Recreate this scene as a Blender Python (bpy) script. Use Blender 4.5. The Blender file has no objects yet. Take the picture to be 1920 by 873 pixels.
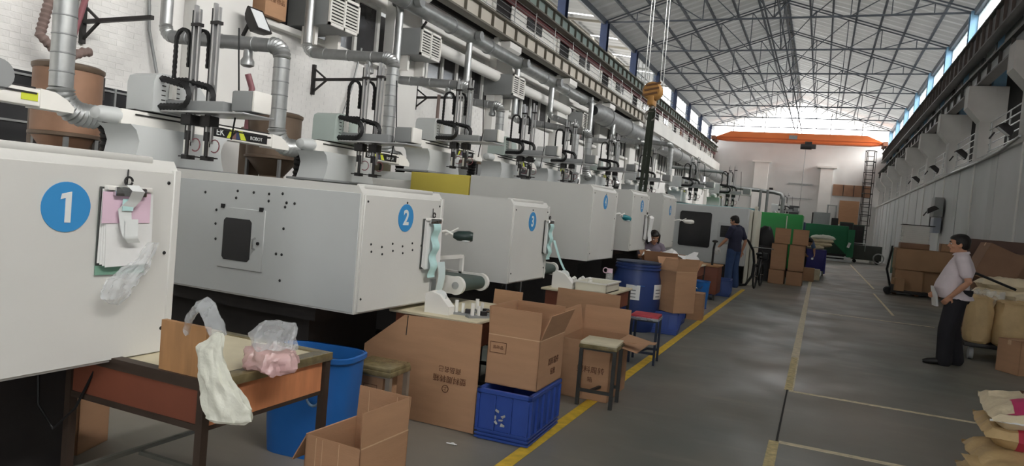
import bpy, bmesh, math, random
from math import sin, cos, pi, radians as rad
from mathutils import Vector, Matrix, Euler, noise as mnoise

random.seed(7)
sc = bpy.context.scene
col = sc.collection

# ------------------------------------------------------------------ camera, sky, exposure
cam_d = bpy.data.cameras.new('camera'); cam = bpy.data.objects.new('camera', cam_d); col.objects.link(cam)
cam_d.sensor_width = 36.0; cam_d.lens = 36.0*1316/1920; cam_d.clip_end = 400; cam_d.clip_start = .05
YAW, PITCH, ROLL = -0.411896, -0.0377308, 0.0866152
_f = Vector((sin(YAW)*cos(PITCH), cos(YAW)*cos(PITCH), sin(PITCH)))
_r = Vector((cos(YAW), -sin(YAW), 0)); _u = _r.cross(_f)
_r2 = _r*cos(ROLL)+_u*sin(ROLL); _u2 = _u*cos(ROLL)-_r*sin(ROLL)
cam.matrix_world = Matrix(((_r2.x,_u2.x,-_f.x,0),(_r2.y,_u2.y,-_f.y,0),(_r2.z,_u2.z,-_f.z,1.55),(0,0,0,1)))
sc.camera = cam

world = bpy.data.worlds.new('overcast_sky'); sc.world = world; world.use_nodes = True
bg = world.node_tree.nodes['Background']
bg.inputs['Color'].default_value = (0.97, 0.985, 1.0, 1); bg.inputs['Strength'].default_value = 4.2
sun_d = bpy.data.lights.new('hazy_sun', 'SUN'); sun_d.energy = 19.0; sun_d.angle = rad(56); sun_d.color = (1, .97, .93)
sun = bpy.data.objects.new('hazy_sun', sun_d); col.objects.link(sun); sun.rotation_euler = (rad(4), rad(58), 0)
sc.view_settings.view_transform = 'Standard'; sc.view_settings.look = 'None'
sc.view_settings.gamma = 1.0; sc.view_settings.exposure = 0.84

# ------------------------------------------------------------------ materials
def lin(c):
    c = c/255.0
    return c/12.92 if c <= .04045 else ((c+.055)/1.055)**2.4
def rgb(c): return (lin(c[0]), lin(c[1]), lin(c[2]), 1)
MATS = {}
def M(name, c, rough=.6, metal=0.0, var=.08, scale=3.0, bump=0.0, bscale=30.0, stretch=(1,1,1), spec=.4):
    m = bpy.data.materials.new(name); m.use_nodes = True; nt = m.node_tree; b = nt.nodes['Principled BSDF']
    b.inputs['Roughness'].default_value = rough; b.inputs['Metallic'].default_value = metal
    b.inputs['Specular IOR Level'].default_value = spec
    L = nt.links; tc = nt.nodes.new('ShaderNodeTexCoord'); mp = nt.nodes.new('ShaderNodeMapping')
    mp.inputs['Scale'].default_value = stretch; L.new(tc.outputs['Object'], mp.inputs['Vector'])
    n = nt.nodes.new('ShaderNodeTexNoise'); n.inputs['Scale'].default_value = scale; n.inputs['Detail'].default_value = 4
    L.new(mp.outputs['Vector'], n.inputs['Vector'])
    r = nt.nodes.new('ShaderNodeValToRGB'); cc = rgb(c)
    r.color_ramp.elements[0].position = .3; r.color_ramp.elements[1].position = .7
    r.color_ramp.elements[0].color = tuple(max(0, x*(1-var)) for x in cc[:3])+(1,)
    r.color_ramp.elements[1].color = tuple(min(1, x*(1+var)) for x in cc[:3])+(1,)
    L.new(n.outputs['Fac'], r.inputs['Fac']); L.new(r.outputs['Color'], b.inputs['Base Color'])
    if bump:
        n2 = nt.nodes.new('ShaderNodeTexNoise'); n2.inputs['Scale'].default_value = bscale; n2.inputs['Detail'].default_value = 3
        L.new(mp.outputs['Vector'], n2.inputs['Vector'])
        bp = nt.nodes.new('ShaderNodeBump'); bp.inputs['Strength'].default_value = bump; bp.inputs['Distance'].default_value = .01
        L.new(n2.outputs['Fac'], bp.inputs['Height']); L.new(bp.outputs['Normal'], b.inputs['Normal'])
    MATS[name] = m
    return m
def clear_mat(name, c, alpha=.35, rough=.15):
    m = M(name, c, rough, 0, .1, 8, .6, 14); nt = m.node_tree; b = nt.nodes['Principled BSDF']
    b.inputs['Alpha'].default_value = alpha; b.inputs['Specular IOR Level'].default_value = .8
    return m
white_m = M('white_machine_paint', (214,213,208), .42, 0, .04, 1.2, .04, 60)
cream_m = M('cream_machine_paint', (220,216,200), .4, 0, .04, 1.2)
pale_m = M('pale_grey_paint', (196,199,198), .45, 0, .04, 1.5)
palegreen_m = M('pale_green_grey_paint', (176,188,182), .45, 0, .05, 1.5)
grey_m = M('grey_paint', (140,142,142), .5, 0, .06, 2)
dark_m = M('dark_steel', (50,48,48), .5, .3, .15, 6)
black_m = M('black_rubber', (22,22,23), .55, 0, .2, 8)
blackp_m = M('black_plastic', (30,31,33), .35, 0, .1, 8)
galv_m = M('galvanised_sheet', (172,174,173), .38, .75, .14, 5, .08, 25)
galvd_m = M('dull_galvanised_sheet', (150,152,152), .5, .6, .14, 5, .08, 25)
alu_m = M('aluminium', (190,190,190), .35, .8, .06, 4)
blue_disc_m = M('blue_disc_vinyl', (62,144,204), .45, 0, .03, 3)
numeral_m = M('white_vinyl', (225,228,226), .5, 0, .02, 3)
brick_m = M('white_painted_brick', (226,225,222), .75, 0, .05, 2.5, .35, 25)
plaster_m = M('white_plaster', (224,223,219), .8, 0, .06, .8, .15, 12)
concrete_m = M('grey_concrete', (192,191,188), .8, 0, .09, 1.5, .2, 14)
rwall_m = M('pale_grey_wall_paint', (204,205,205), .7, 0, .06, .5, .06, 8)
bluesteel_m = M('blue_steel', (54,66,96), .5, .1, .1, 3)
beige_m = M('beige_girder_panel', (196,190,178), .6, 0, .07, 1.2)
olive_m = M('olive_steel', (112,108,98), .6, .2, .1, 2)
greensheet_m = M('grey_green_panel', (150,166,160), .55, 0, .08, 1.2)
darkgirder_m = M('dark_girder_steel', (88,86,84), .6, .2, .15, 1.5)
maroon_m = M('maroon_trim', (110,62,62), .6, 0, .1, 2)
truss_m = M('blue_grey_truss_steel', (92,97,104), .55, .2, .15, 2)
def sheet_mat(name, c, t):
    m = M(name, c, .3, .55, .12, .35, .1, 3, (1,.3,1)); nt = m.node_tree
    tl_ = nt.nodes.new('ShaderNodeBsdfTranslucent'); tl_.inputs['Color'].default_value = (.97,.97,.95,1); mx = nt.nodes.new('ShaderNodeMixShader'); mx.inputs[0].default_value = t
    out = [n for n in nt.nodes if n.type == 'OUTPUT_MATERIAL'][0]
    nt.links.new(nt.nodes['Principled BSDF'].outputs[0], mx.inputs[1]); nt.links.new(tl_.outputs[0], mx.inputs[2]); nt.links.new(mx.outputs[0], out.inputs['Surface']); return m
roof_ms = [sheet_mat('roof_sheet_glow_%d' % i, (186+2*i, 187+2*i, 186+2*i), t) for i, t in enumerate((.0085, .0095, .011, .014, .018, .024, .033, .045, .058))]  # translucency and tone raised bay by bay to brighten the far roof
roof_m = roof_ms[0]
canopy_m = M('grey_canopy_sheet', (120,122,122), .5, .2, .1, .4)
card_m = M('brown_cardboard', (178,138,106), .8, 0, .06, 3, .12, 40, (1,1,6))
cardin_m = M('brown_cardboard_inside', (160,118,88), .85, 0, .07, 3)
carde_m = M('pale_cardboard_edge', (206,172,138), .85, 0, .06, 30)
print_m = M('brown_ink', (92,56,36), .8, 0, .1, 20)
cratebl_m = M('blue_crate_plastic', (50,78,154), .4, 0, .06, 4)
barrel_m = M('navy_barrel_plastic', (48,66,118), .38, 0, .08, 3)
tub_m = M('blue_tub_plastic', (38,104,178), .42, 0, .08, 2.5)
woodo_m = M('orange_plywood', (206,136,94), .55, 0, .14, 3, .08, 20, (1,6,1))
wooddk_m = M('brown_board', (120,68,50), .6, 0, .14, 3, .05, 20)
woodb_m = M('tan_plywood', (172,128,86), .6, 0, .16, 3, .06, 20, (6,1,1))
tabletop_m = M('worn_cream_tabletop', (206,196,168), .6, 0, .1, 5, .05, 30)
tape_m = M('yellowed_packing_tape', (120,108,78), .25, 0, .3, 14, .5, 18)
yellow_m = M('yellow_paint', (206,188,84), .45, 0, .05, 2)
orange_m = M('orange_crane_paint', (226,120,62), .45, 0, .06, .6)
green_m = M('green_machine_paint', (46,150,72), .4, 0, .06, 1.2)
greend_m = M('deep_green_machine_paint', (30,112,72), .45, 0, .08, 1.2)
teal_m = M('teal_machine_paint', (120,176,180), .45, 0, .05, 1.5)
red_m = M('red_seat_vinyl', (186,60,74), .5, 0, .1, 8, .2, 20)
brownsteel_m = M('brown_hopper_steel', (150,116,94), .5, .25, .22, 2.2, .05, 15)
brownd_m = M('dark_brown_hopper_steel', (112,96,82), .45, .4, .16, 2.5)
paper_m = M('white_paper', (232,232,230), .8, 0, .03, 10, .15, 12)
pink_m = M('pink_paper', (226,196,212), .8, 0, .05, 6)
aqua_m = M('pale_aqua_film', (190,226,224), .5, 0, .1, 12, .2, 20)
bagw_m = M('milky_plastic_bag', (224,224,210), .4, 0, .06, 8, .6, 26)
clear_m = clear_mat('clear_plastic_bag', (225,228,230), .32, .2)
pinkbag_m = clear_mat('clear_bag_of_pink_parts', (236,196,196), .6, .25)
sack_m = M('kraft_paper_sack', (198,170,124), .6, 0, .14, 4, .8, 16)
sackw_m = M('woven_cream_sack', (222,206,174), .55, 0, .12, 4, .8, 16)
pinkprint_m = M('pink_print', (190,56,104), .6, 0, .12, 9)
skin_m = M('skin', (190,140,112), .55, 0, .06, 10)
hair_m = M('black_hair', (26,22,20), .5, 0, .2, 40, .4, 80)
shirt_m = M('pale_pink_grey_shirt', (214,202,206), .8, 0, .06, 8, .15, 20)
navy_m = M('navy_shirt', (44,46,66), .85, 0, .08, 8, .15, 20)
trouser_m = M('dark_trousers', (36,35,40), .85, 0, .1, 8, .15, 20)
jeans_m = M('blue_jeans', (52,72,110), .85, 0, .14, 8, .15, 20)
bluegrey_m = M('blue_grey_shirt', (96,116,150), .85, 0, .1, 8)
mauve_m = M('mauve_grey_blouse', (120,110,122), .85, 0, .1, 8)
shoe_m = M('black_shoe_leather', (30,28,28), .45, 0, .1, 10)
glovew_m = M('white_cotton_glove', (226,224,220), .85, 0, .04, 10)
windowd_m = M('dark_window_glass', (52,52,54), .12, 0, .2, 1.5, 0, 30, (1,1,1), .7)
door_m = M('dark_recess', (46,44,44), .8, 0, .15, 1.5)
hookblock_m = M('ochre_hook_block', (176,130,72), .5, .1, .12, 6)
sling_m = M('dark_green_sling', (50,56,46), .8, 0, .12, 20)
glass_m = clear_mat('clear_pane', (225,236,240), .22, .1)
liney_m = M('worn_yellow_paint', (222,184,60), .6, 0, .18, 14)
linew_m = M('worn_cream_line_paint', (226,214,184), .65, 0, .2, 16)
linec_m = M('scuffed_cream_joint_paint', (214,196,146), .7, 0, .3, 22)
crack_m = M('dark_floor_joint', (44,42,40), .8, 0, .2, 9)
redhose_m = M('red_hose', (134,84,90), .45, 0, .12, 6)
brownhose_m = M('brown_ribbed_hose', (128,110,104), .5, 0, .12, 6)
purple_m = M('purple_blue_cart', (62,58,130), .5, 0, .08, 3)
greybin_m = M('dark_grey_bin_plastic', (58,57,60), .55, 0, .1, 3)
lime_m = M('lime_label', (198,206,60), .6, 0, .05, 6)
bwhite_m = M('white_plastic', (230,228,222), .4, 0, .03, 5)
brownbox_m = M('dusky_brown_board', (142,110,88), .8, 0, .12, 2)
chrome_m = M('chrome', (200,200,200), .15, 1, .04, 5)
lamp_m = M('lamp_diffuser', (235,238,240), .3, 0, .02, 5)

# floor: worn grey epoxy, greener and browner patches, long scuffs
def floor_material():
    m = bpy.data.materials.new('worn_epoxy_floor'); m.use_nodes = True; nt = m.node_tree; L = nt.links; b = nt.nodes['Principled BSDF']
    tc = nt.nodes.new('ShaderNodeTexCoord')
    def nz(scale, st, det=4):
        mp = nt.nodes.new('ShaderNodeMapping'); mp.inputs['Scale'].default_value = st; L.new(tc.outputs['Object'], mp.inputs['Vector'])
        n = nt.nodes.new('ShaderNodeTexNoise'); n.inputs['Scale'].default_value = scale; n.inputs['Detail'].default_value = det
        L.new(mp.outputs['Vector'], n.inputs['Vector']); return n.outputs['Fac']
    def ramp(src, p0, p1, c0, c1):
        r = nt.nodes.new('ShaderNodeValToRGB'); e = r.color_ramp.elements; e[0].position = p0; e[1].position = p1; e[0].color = c0; e[1].color = c1
        L.new(src, r.inputs['Fac']); return r.outputs['Color']
    def mix(f, a, c):
        x = nt.nodes.new('ShaderNodeMix'); x.data_type = 'RGBA'; L.new(f, x.inputs[0]); L.new(a, x.inputs[6])
        if isinstance(c, tuple): x.inputs[7].default_value = c
        else: L.new(c, x.inputs[7])
        return x.outputs[2]
    base = ramp(nz(.35, (1,.6,1)), .35, .65, rgb((104,109,104)), rgb((150,141,130)))
    scuff = ramp(nz(2.2, (.5,2.2,1), 8), .56, .78, (0,0,0,1), (.42,.42,.42,1))
    L.new(mix(scuff, base, rgb((160,150,136))), b.inputs['Base Color'])
    rr = ramp(nz(1.1, (1,1,1), 6), .3, .75, (.34,.34,.34,1), (.62,.62,.62,1)); L.new(rr, b.inputs['Roughness'])
    b.inputs['Specular IOR Level'].default_value = .32
    return m
floor_m = floor_material()
def brick_relief_material():
    m = M('white_painted_brickwork', (226,225,222), .75, 0, .05, 1.2); nt = m.node_tree; b = nt.nodes['Principled BSDF']
    tc = nt.nodes.new('ShaderNodeTexCoord'); mp = nt.nodes.new('ShaderNodeMapping'); mp.inputs['Rotation'].default_value = (0, rad(90), rad(90))
    nt.links.new(tc.outputs['Object'], mp.inputs['Vector'])
    t = nt.nodes.new('ShaderNodeTexBrick'); t.inputs['Scale'].default_value = 4; nt.links.new(mp.outputs['Vector'], t.inputs['Vector'])
    bp = nt.nodes.new('ShaderNodeBump'); bp.inputs['Strength'].default_value = .2; bp.inputs['Distance'].default_value = .01; bp.invert = True
    nt.links.new(t.outputs['Fac'], bp.inputs['Height']); nt.links.new(bp.outputs['Normal'], b.inputs['Normal'])
    return m
brickwall_m = brick_relief_material()

# ------------------------------------------------------------------ mesh helpers
class MB:
    """collects shapes and links them as one mesh object"""
    def __init__(s): s.bm = bmesh.new()
    def box(s, c, d, rot=None, bev=0.0, seg=2):
        r = bmesh.ops.create_cube(s.bm, size=1.0); vs = r['verts']
        R = (Euler(rot).to_matrix().to_4x4() if rot else Matrix())
        bmesh.ops.transform(s.bm, matrix=Matrix.Translation(c) @ R @ Matrix.Diagonal((d[0], d[1], d[2], 1)), verts=vs)
        if bev:
            es = list({e for v in vs for e in v.link_edges})
            bmesh.ops.bevel(s.bm, geom=es, offset=bev, segments=seg, profile=.5, affect='EDGES')
        return s
    def bb(s, x0, x1, y0, y1, z0, z1, bev=0.0, seg=2):
        return s.box(((x0+x1)/2, (y0+y1)/2, (z0+z1)/2), (abs(x1-x0), abs(y1-y0), abs(z1-z0)), None, bev, seg)
    def loft(s, rings, cap=True, closed=True):
        bm = s.bm; V = [[bm.verts.new(p) for p in r] for r in rings]; n = len(V[0])
        for a, b in zip(V, V[1:]):
            for i in range(n if closed else n-1):
                j = (i+1) % n
                try: bm.faces.new((a[i], a[j], b[j], b[i]))
                except ValueError: pass
        if cap and closed:
            for r, flip in ((V[0], True), (V[-1], False)):
                try: bm.faces.new(r[::-1] if flip else r)
                except ValueError: pass
        return s
    def tube(s, pts, r, n=10, cap=True, flat=1.0):
        pts = [Vector(p) for p in pts]; N = len(pts)
        rs = r if isinstance(r, (list, tuple)) else [r]*N
        t0 = (pts[1]-pts[0]).normalized(); u = t0.orthogonal().normalized()
        if abs(t0.z) < .9: u = (Vector((0,0,1)) - t0*t0.z).normalized()
        rings = []
        for i in range(N):
            a = pts[max(0, i-1)]; b = pts[min(N-1, i+1)]; t = (b-a).normalized()
            u = (u - t*u.dot(t)); u = u.normalized() if u.length > 1e-6 else t.orthogonal().normalized()
            v = t.cross(u)
            rings.append([pts[i] + (u*cos(2*pi*k/n)*flat + v*sin(2*pi*k/n))*rs[i] for k in range(n)])
        return s.loft(rings, cap)
    def bar(s, a, b, w, h=None):
        """square bar from a to b"""
        a = Vector(a); b = Vector(b); d = b-a; h = h or w
        q = d.to_track_quat('X', 'Z'); mt = Matrix.Translation((a+b)/2) @ q.to_matrix().to_4x4() @ Matrix.Diagonal((d.length, w, h, 1))
        r = bmesh.ops.create_cube(s.bm, size=1.0); bmesh.ops.transform(s.bm, matrix=mt, verts=r['verts']); return s
    def lathe(s, prof, c=(0,0,0), n=24, axis='Z', cap=True):
        rings = []
        for r, z in prof:
            ring = []
            for k in range(n):
                a = 2*pi*k/n; p = Vector((r*cos(a), r*sin(a), z))
                if axis == 'X': p = Vector((z, r*cos(a), r*sin(a)))
                elif axis == 'Y': p = Vector((r*sin(a), z, r*cos(a)))
                ring.append(p+Vector(c))
            rings.append(ring)
        return s.loft(rings, cap)
    def cyl(s, c, r, h, axis='Z', n=16): return s.lathe([(r, -h/2), (r, h/2)], c, n, axis)
    def ell(s, c, rx, ry, rz, n=14, m=10):
        r = bmesh.ops.create_uvsphere(s.bm, u_segments=n, v_segments=m, radius=1.0)
        bmesh.ops.transform(s.bm, matrix=Matrix.Translation(c) @ Matrix.Diagonal((rx, ry, rz, 1)), verts=r['verts']); return s
    def prism(s, poly, a, b, plane='XZ'):
        def P(p, t):
            return {'XZ': Vector((p[0], t, p[1])), 'YZ': Vector((t, p[0], p[1])), 'XY': Vector((p[0], p[1], t))}[plane]
        return s.loft([[P(p, a) for p in poly], [P(p, b) for p in poly]])
    def quad(s, *p):
        s.bm.faces.new([s.bm.verts.new(q) for q in p]); return s
    def xf(s, mt): bmesh.ops.transform(s.bm, matrix=mt, verts=s.bm.verts); return s
    def wob(s, amp, sc_=6.0, seed=0):
        for v in s.bm.verts:
            v.co += mnoise.noise_vector(v.co*sc_+Vector((seed*7.3, seed*1.7, 0)))*amp
        return s
    def mesh(s, name, mt):
        bm = s.bm
        bmesh.ops.recalc_face_normals(bm, faces=bm.faces)
        me = bpy.data.meshes.new(name)
        for f in bm.faces: f.smooth = True
        bm.to_mesh(me); bm.free()
        if mt: me.materials.append(mt)
        me.set_sharp_from_angle(angle=rad(38))
        return me
    def obj(s, name, mt, parent=None, loc=None, rz=0):
        return link(name, s.mesh(name, mt), parent, loc, rz)
def link(name, me, parent=None, loc=None, rz=0):
    o = bpy.data.objects.new(name, me); col.objects.link(o)
    if parent: o.parent = parent
    if loc: o.location = loc
    if rz: o.rotation_euler = (0, 0, rz)
    return o
def T(o, label, cat, group=None):
    o['label'] = label; o['category'] = cat
    if group: o['group'] = group
    return o
def thing(name, label, cat, loc=(0,0,0), rz=0, group=None):
    o = bpy.data.objects.new(name, None); col.objects.link(o); o.empty_display_size = .1
    o.location = loc; o.rotation_euler = (0, 0, rz)
    return T(o, label, cat, group)
def struct(o): o['kind'] = 'structure'; return o
def copy_tree(o, parent=None):
    c = o.copy(); col.objects.link(c)
    if parent is not None: c.parent = parent
    for ch in list(o.children): copy_tree(ch, c)
    return c
def arc(c, r, a0, a1, n, plane):
    out = []
    for i in range(n+1):
        a = a0+(a1-a0)*i/n; p, q = r*cos(a), r*sin(a)
        d = {'XZ': (p, 0, q), 'YZ': (0, p, q), 'XY': (p, q, 0)}[plane]
        out.append(Vector(c)+Vector(d))
    return out
def dense(pts, step):
    out = [Vector(pts[0])]
    for a, b in zip(pts, pts[1:]):
        a = Vector(a); b = Vector(b); n = max(1, round((b-a).length/step))
        out += [a.lerp(b, i/n) for i in range(1, n+1)]
    return out
def ribbed(mb, pts, r, step=.02, amp=.08, n=12):
    p = dense(pts, step); return mb.tube(p, [r*(1+(amp if i % 2 else -amp)) for i in range(len(p))], n)
def text(name, body, size, loc, rot, mt, parent=None, ext=.001, align='CENTER', off=0.0):
    cu = bpy.data.curves.new(name, 'FONT'); cu.body = body; cu.size = size; cu.extrude = ext; cu.align_x = align; cu.align_y = 'CENTER'; cu.offset = off
    cu.materials.append(mt)
    tmp = bpy.data.objects.new('lettering_curve', cu); me = bpy.data.meshes.new_from_object(tmp); me.name = name
    bpy.data.objects.remove(tmp); bpy.data.curves.remove(cu)
    o = bpy.data.objects.new(name, me); col.objects.link(o); o.location = loc; o.rotation_euler = rot
    if parent: o.parent = parent
    return o
FACE_X = (rad(90), 0, rad(90))     # lettering on a face that looks to +X
FACE_Y = (rad(90), 0, 0)           # lettering on a face that looks to -Y
# ------------------------------------------------------------------ the hall
Y0, Y1 = -9.0, 62.0
XL, XR = -9.0, 3.82
GY = [8.2+5.14*k for k in range(-3, 11)]
# floor with its painted lines and joints
fl = struct(MB().bb(XL-.3, 5.3, Y0, Y1+.3, -.2, 0).obj('floor', floor_m))
def line(name, x0, x1, y0, y1, mt, h=.003): return MB().bb(x0, x1, y0, y1, -.001, h).obj(name, mt, fl)
line('painted_line', -1.64, -1.55, 2.0, 18.2, liney_m)
line('painted_line', -.175, -.105, 7.35, 9.3, linec_m); line('painted_line', -.18, -.09, 9.3, 24, linew_m)
line('painted_line', -.105, -.09, 7.35, 9.3, linew_m)
line('painted_line', -.20, -.13, 2.5, 5.5, linec_m)
line('painted_line', -.13, 1.5, 7.295, 7.35, linew_m)
line('painted_line', -.13, 2.6, 5.47, 5.53, linew_m)
line('painted_line', 1.5, 1.55, 16.3, 22, linew_m); line('painted_line', 1.62, 1.68, 24, 42, linew_m)
line('painted_line', -.1, 2.1, 15.0, 15.05, linew_m)
line('floor_joint', -.155, -.14, 5.5, 7.35, crack_m)

# left wall: painted brick below, window band, crane girders, cabin wall, clerestory
wl = struct(MB().bb(XL-.25, XL, Y0, Y1, 0, 4.3).obj('wall_left', brickwall_m))
MB().bb(XL-.25, XL+.03, Y0, Y1, 5.55, 6.25).obj('lintel_beam', plaster_m, wl)
MB().bb(XL-.25, XL+.16, Y0, Y1, 4.26, 4.36, .01).obj('sill_ledge', plaster_m, wl)
me = None
for gy in GY:
    if me is None:
        me = MB().bb(-.12, .13, -.55, .55, -3.1, 3.15, .01).mesh('pier', plaster_m)
        mc = MB().prism([(.1, -.05), (.55, .25), (.55, .42), (.1, .42)], -.4, .4).mesh('corbel', plaster_m)
    link('pier', me, wl, (XL+.12, gy, 3.1)); link('corbel', mc, wl, (XL, gy, 5.75))
# bricks: nearest courses singly, the rest as one part
bm_ = MB().box((0,0,0), (.010, .240, .069), None, .003, 1).mesh('brick', brick_m)
cells = []
zc = 1.35; row = 0
while zc < 4.2:
    y = 3.6+(.125 if row % 2 else 0)
    while y < 24:
        if all(abs(y-g) > .68 for g in GY) and not (4.85 < y < 7.5 and zc < 2.74) and not (19.2 < y < 22.6 and zc < 3.26): cells.append((y, zc))
        y += .25
    zc += .078; row += 1
cells.sort(key=lambda c: abs(c[0]-5.2)+.35*abs(c[1]-3.3))
for y, z in cells[:300]: link('brick', bm_, wl, (XL+random.uniform(-.002, .001), y, z))
b = MB()
for y, z in cells[300:]:
    dx = random.uniform(-.006, .003)
    b.bb(XL-.005, XL+.004+dx*.4, y-.12, y+.12, z-.0345, z+.0345)
o = b.obj('bricks', brick_m, wl); o['kind'] = 'stuff'
# window band: one window per bay
wk = 0
fr_m = M('white_window_frame', (214,214,210), .6, 0, .08, 6)
fme = None
for gy in GY[2:12]:
    wk += 1; y0, y1 = gy+.62, gy+5.14-.62
    if fme is None:
        f = MB(); L = y1-y0
        f.bb(-.05, .04, 0, L, 0, .07); f.bb(-.05, .04, 0, L, 1.12, 1.19)
        for i in range(6): f.bb(-.05, .05, i*(L-.09)/5, i*(L-.09)/5+.09, .03, 1.16)
        fme = f.mesh('window_frame', fr_m)
        pm = MB().bb(-.01, .01, 0, (L-.09)/5-.09, .07, 1.12).mesh('pane', windowd_m)
    w = struct(link('window_%d' % wk, fme, None, (XL-.12, y0, 4.36)))
    for i in range(5): link('pane', pm, w, (-.02, .09+i*(L-.09)/5, 0))
# backing behind the panes
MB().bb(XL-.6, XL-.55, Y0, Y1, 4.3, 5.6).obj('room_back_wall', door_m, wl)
# low barred window behind the first machines
w = struct(MB().bb(XL-.02, XL+.005, 5.0, 7.35, 1.55, 2.68).obj('window_%d' % (wk+1), windowd_m))
for z in (1.75, 2.05, 2.35, 2.62): MB().bb(XL, XL+.03, 5.0, 7.35, z, z+.025).obj('bar', galv_m, w)
for y in (5.0, 5.8, 6.6, 7.3): MB().bb(XL, XL+.035, y, y+.03, 1.55, 2.68).obj('bar', galv_m, w)
w = struct(MB().bb(XL-.02, XL+.005, 19.4, 22.4, 2.0, 3.2).obj('window_%d' % (wk+2), windowd_m))
for z in (2.0, 2.6, 3.17): MB().bb(XL, XL+.03, 19.4, 22.4, z, z+.03).obj('bar', galv_m, w)

def girder(wall, x, z0, z1, y0, y1, flange_m, panel_m, stiff_m, sgn, step):
    """riveted crane girder: web panel, two flanges, stiffeners"""
    g = MB().bb(x-.02, x+.02, y0, y1, z0+.03, z1-.03).obj('crane_girder', panel_m, wall)
    MB().bb(x-.14, x+.14, y0, y1, z1-.05, z1).obj('flange', flange_m, g)
    MB().bb(x-.14, x+.14, y0, y1, z0, z0+.05).obj('flange', flange_m, g)
    sm = MB().bb(-.05, .05, -.012, .012, z0+.05, z1-.05).mesh('stiffener', stiff_m)
    y = y0+.2
    while y < y1: link('stiffener', sm, g, (x+sgn*.05, y, 0)); y += step
    MB().bb(x-.03, x+.03, y0, y1, z1, z1+.07).obj('rail', darkgirder_m, g)
    return g
girder(wl, -8.55, 6.2, 6.68, Y0, 36, olive_m, beige_m, olive_m, 1, .78)
MB().bb(-8.9, -8.35, 34.5, Y1, 6.05, 6.72, .03).obj('concrete_beam', plaster_m, wl)
girder(wl, -8.60, 7.58, 8.02, Y0, 61, olive_m, greensheet_m, olive_m, 1, .72)
# cabin wall between the girders
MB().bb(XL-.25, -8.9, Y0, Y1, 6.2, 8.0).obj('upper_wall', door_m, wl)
MB().bb(-8.92, -8.80, Y0, Y1, 7.40, 7.62).obj('header_strip', maroon_m, wl)
lap = MB()
for i in range(6): lap.box((0, 0, .12+i*.165), (.03, 3.9, .155), (0, rad(6), 0))
lapm = lap.mesh('lap_boarding', bwhite_m)
wdm = MB().bb(-.02, .035, -.6, .6, .62, 1.02).mesh('cabin_window', windowd_m)
wmm = MB().bb(-.01, .05, -.03, .03, .62, 1.02).mesh('mullion', bwhite_m)
pom = MB().bb(-.05, .05, -.1, .1, .2, 1.2).mesh('door_post', bwhite_m)
for gy in GY[1:]:
    link('lap_boarding', lapm, wl, (-8.86, gy+2.3, 6.45)); link('door_post', pom, wl, (-8.84, gy+4.25, 6.2))
    o = link('cabin_window', wdm, wl, (-8.84, gy+2.1, 6.45)); link('mullion', wmm, o)
rl = MB()
for i in range(5): rl.tube([(0, 0, .15+i*.16), (0, 5.14, .15+i*.16)], .010, 6)
for y in (.1, 1.7, 3.4): rl.tube([(0, y, 0), (0, y, .85)], .014, 6)
rlm = rl.mesh('railing', galv_m)
for gy in GY[1:13]: link('railing', rlm, wl, (-8.62, gy, 6.70))
# blue columns and clerestory of the left side
def hcol(h):
    return MB().bb(-.15, .15, -.16, -.13, 0, h).bb(-.15, .15, .13, .16, 0, h).bb(-.02, .02, -.14, .14, 0, h)
cm = hcol(1.7).mesh('column', bluesteel_m)
for gy in GY: link('column', cm, wl, (XL-.1, gy, 7.95))
mu = MB()
for z in (8.1, 8.75, 9.45): mu.bb(-.02, .02, 0, 5.0, z, z+.05)
for i in range(7): mu.bb(-.015, .015, i*.82, i*.82+.035, 8.1, 9.5)
mum = mu.mesh('clerestory_frame', grey_m)
pnm = MB().bb(-.004, .004, .02, 4.95, 8.12, 9.48).mesh('clerestory_pane', glass_m)
for gy in GY[8:13]:
    o = link('clerestory_frame', mum, wl, (XL-.1, gy+.1, 0)); link('clerestory_pane', pnm, o)
MB().bb(XL-.15, XL-.05, Y0, Y1, 9.5, 9.75).obj('eave_beam', truss_m, wl)

# canopy of the neighbouring shed, seen through the open left clerestory
nb = MB()
for k in range(13):
    ya = -8+k*5.0; n = 24
    nb.loft([[Vector((-9.9-8.5*t, ya+i*4.75/n, 11.9+1.3*t+.03*sin(i*1.57))) for i in range(n+1)] for t in (0, .5, 1)], closed=False)
o = nb.obj('neighbour_canopy', canopy_m); T(o, 'grey ribbed roof of the neighbouring shed beyond the blue columns', 'roof')
for x, z in ((-10.2, 11.85), (-12, 12.1), (-14, 12.4), (-16, 12.7), (-18, 13.0)): MB().bb(x-.05, x+.05, -8, 56, z-.12, z).obj('purlin', olive_m, o)
for y in range(-6, 56, 6):
    MB().bb(-18.4, -18.2, y, y+.2, 0, 13.0).obj('post', olive_m, o); MB().bar((-10, y+.1, 11.5), (-18.3, y+.1, 12.6), .12).obj('rafter', olive_m, o)
MB().bb(-18.5, -18.4, -8, 56, 9.0, 13.2).obj('side_sheet', canopy_m, o)

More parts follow.
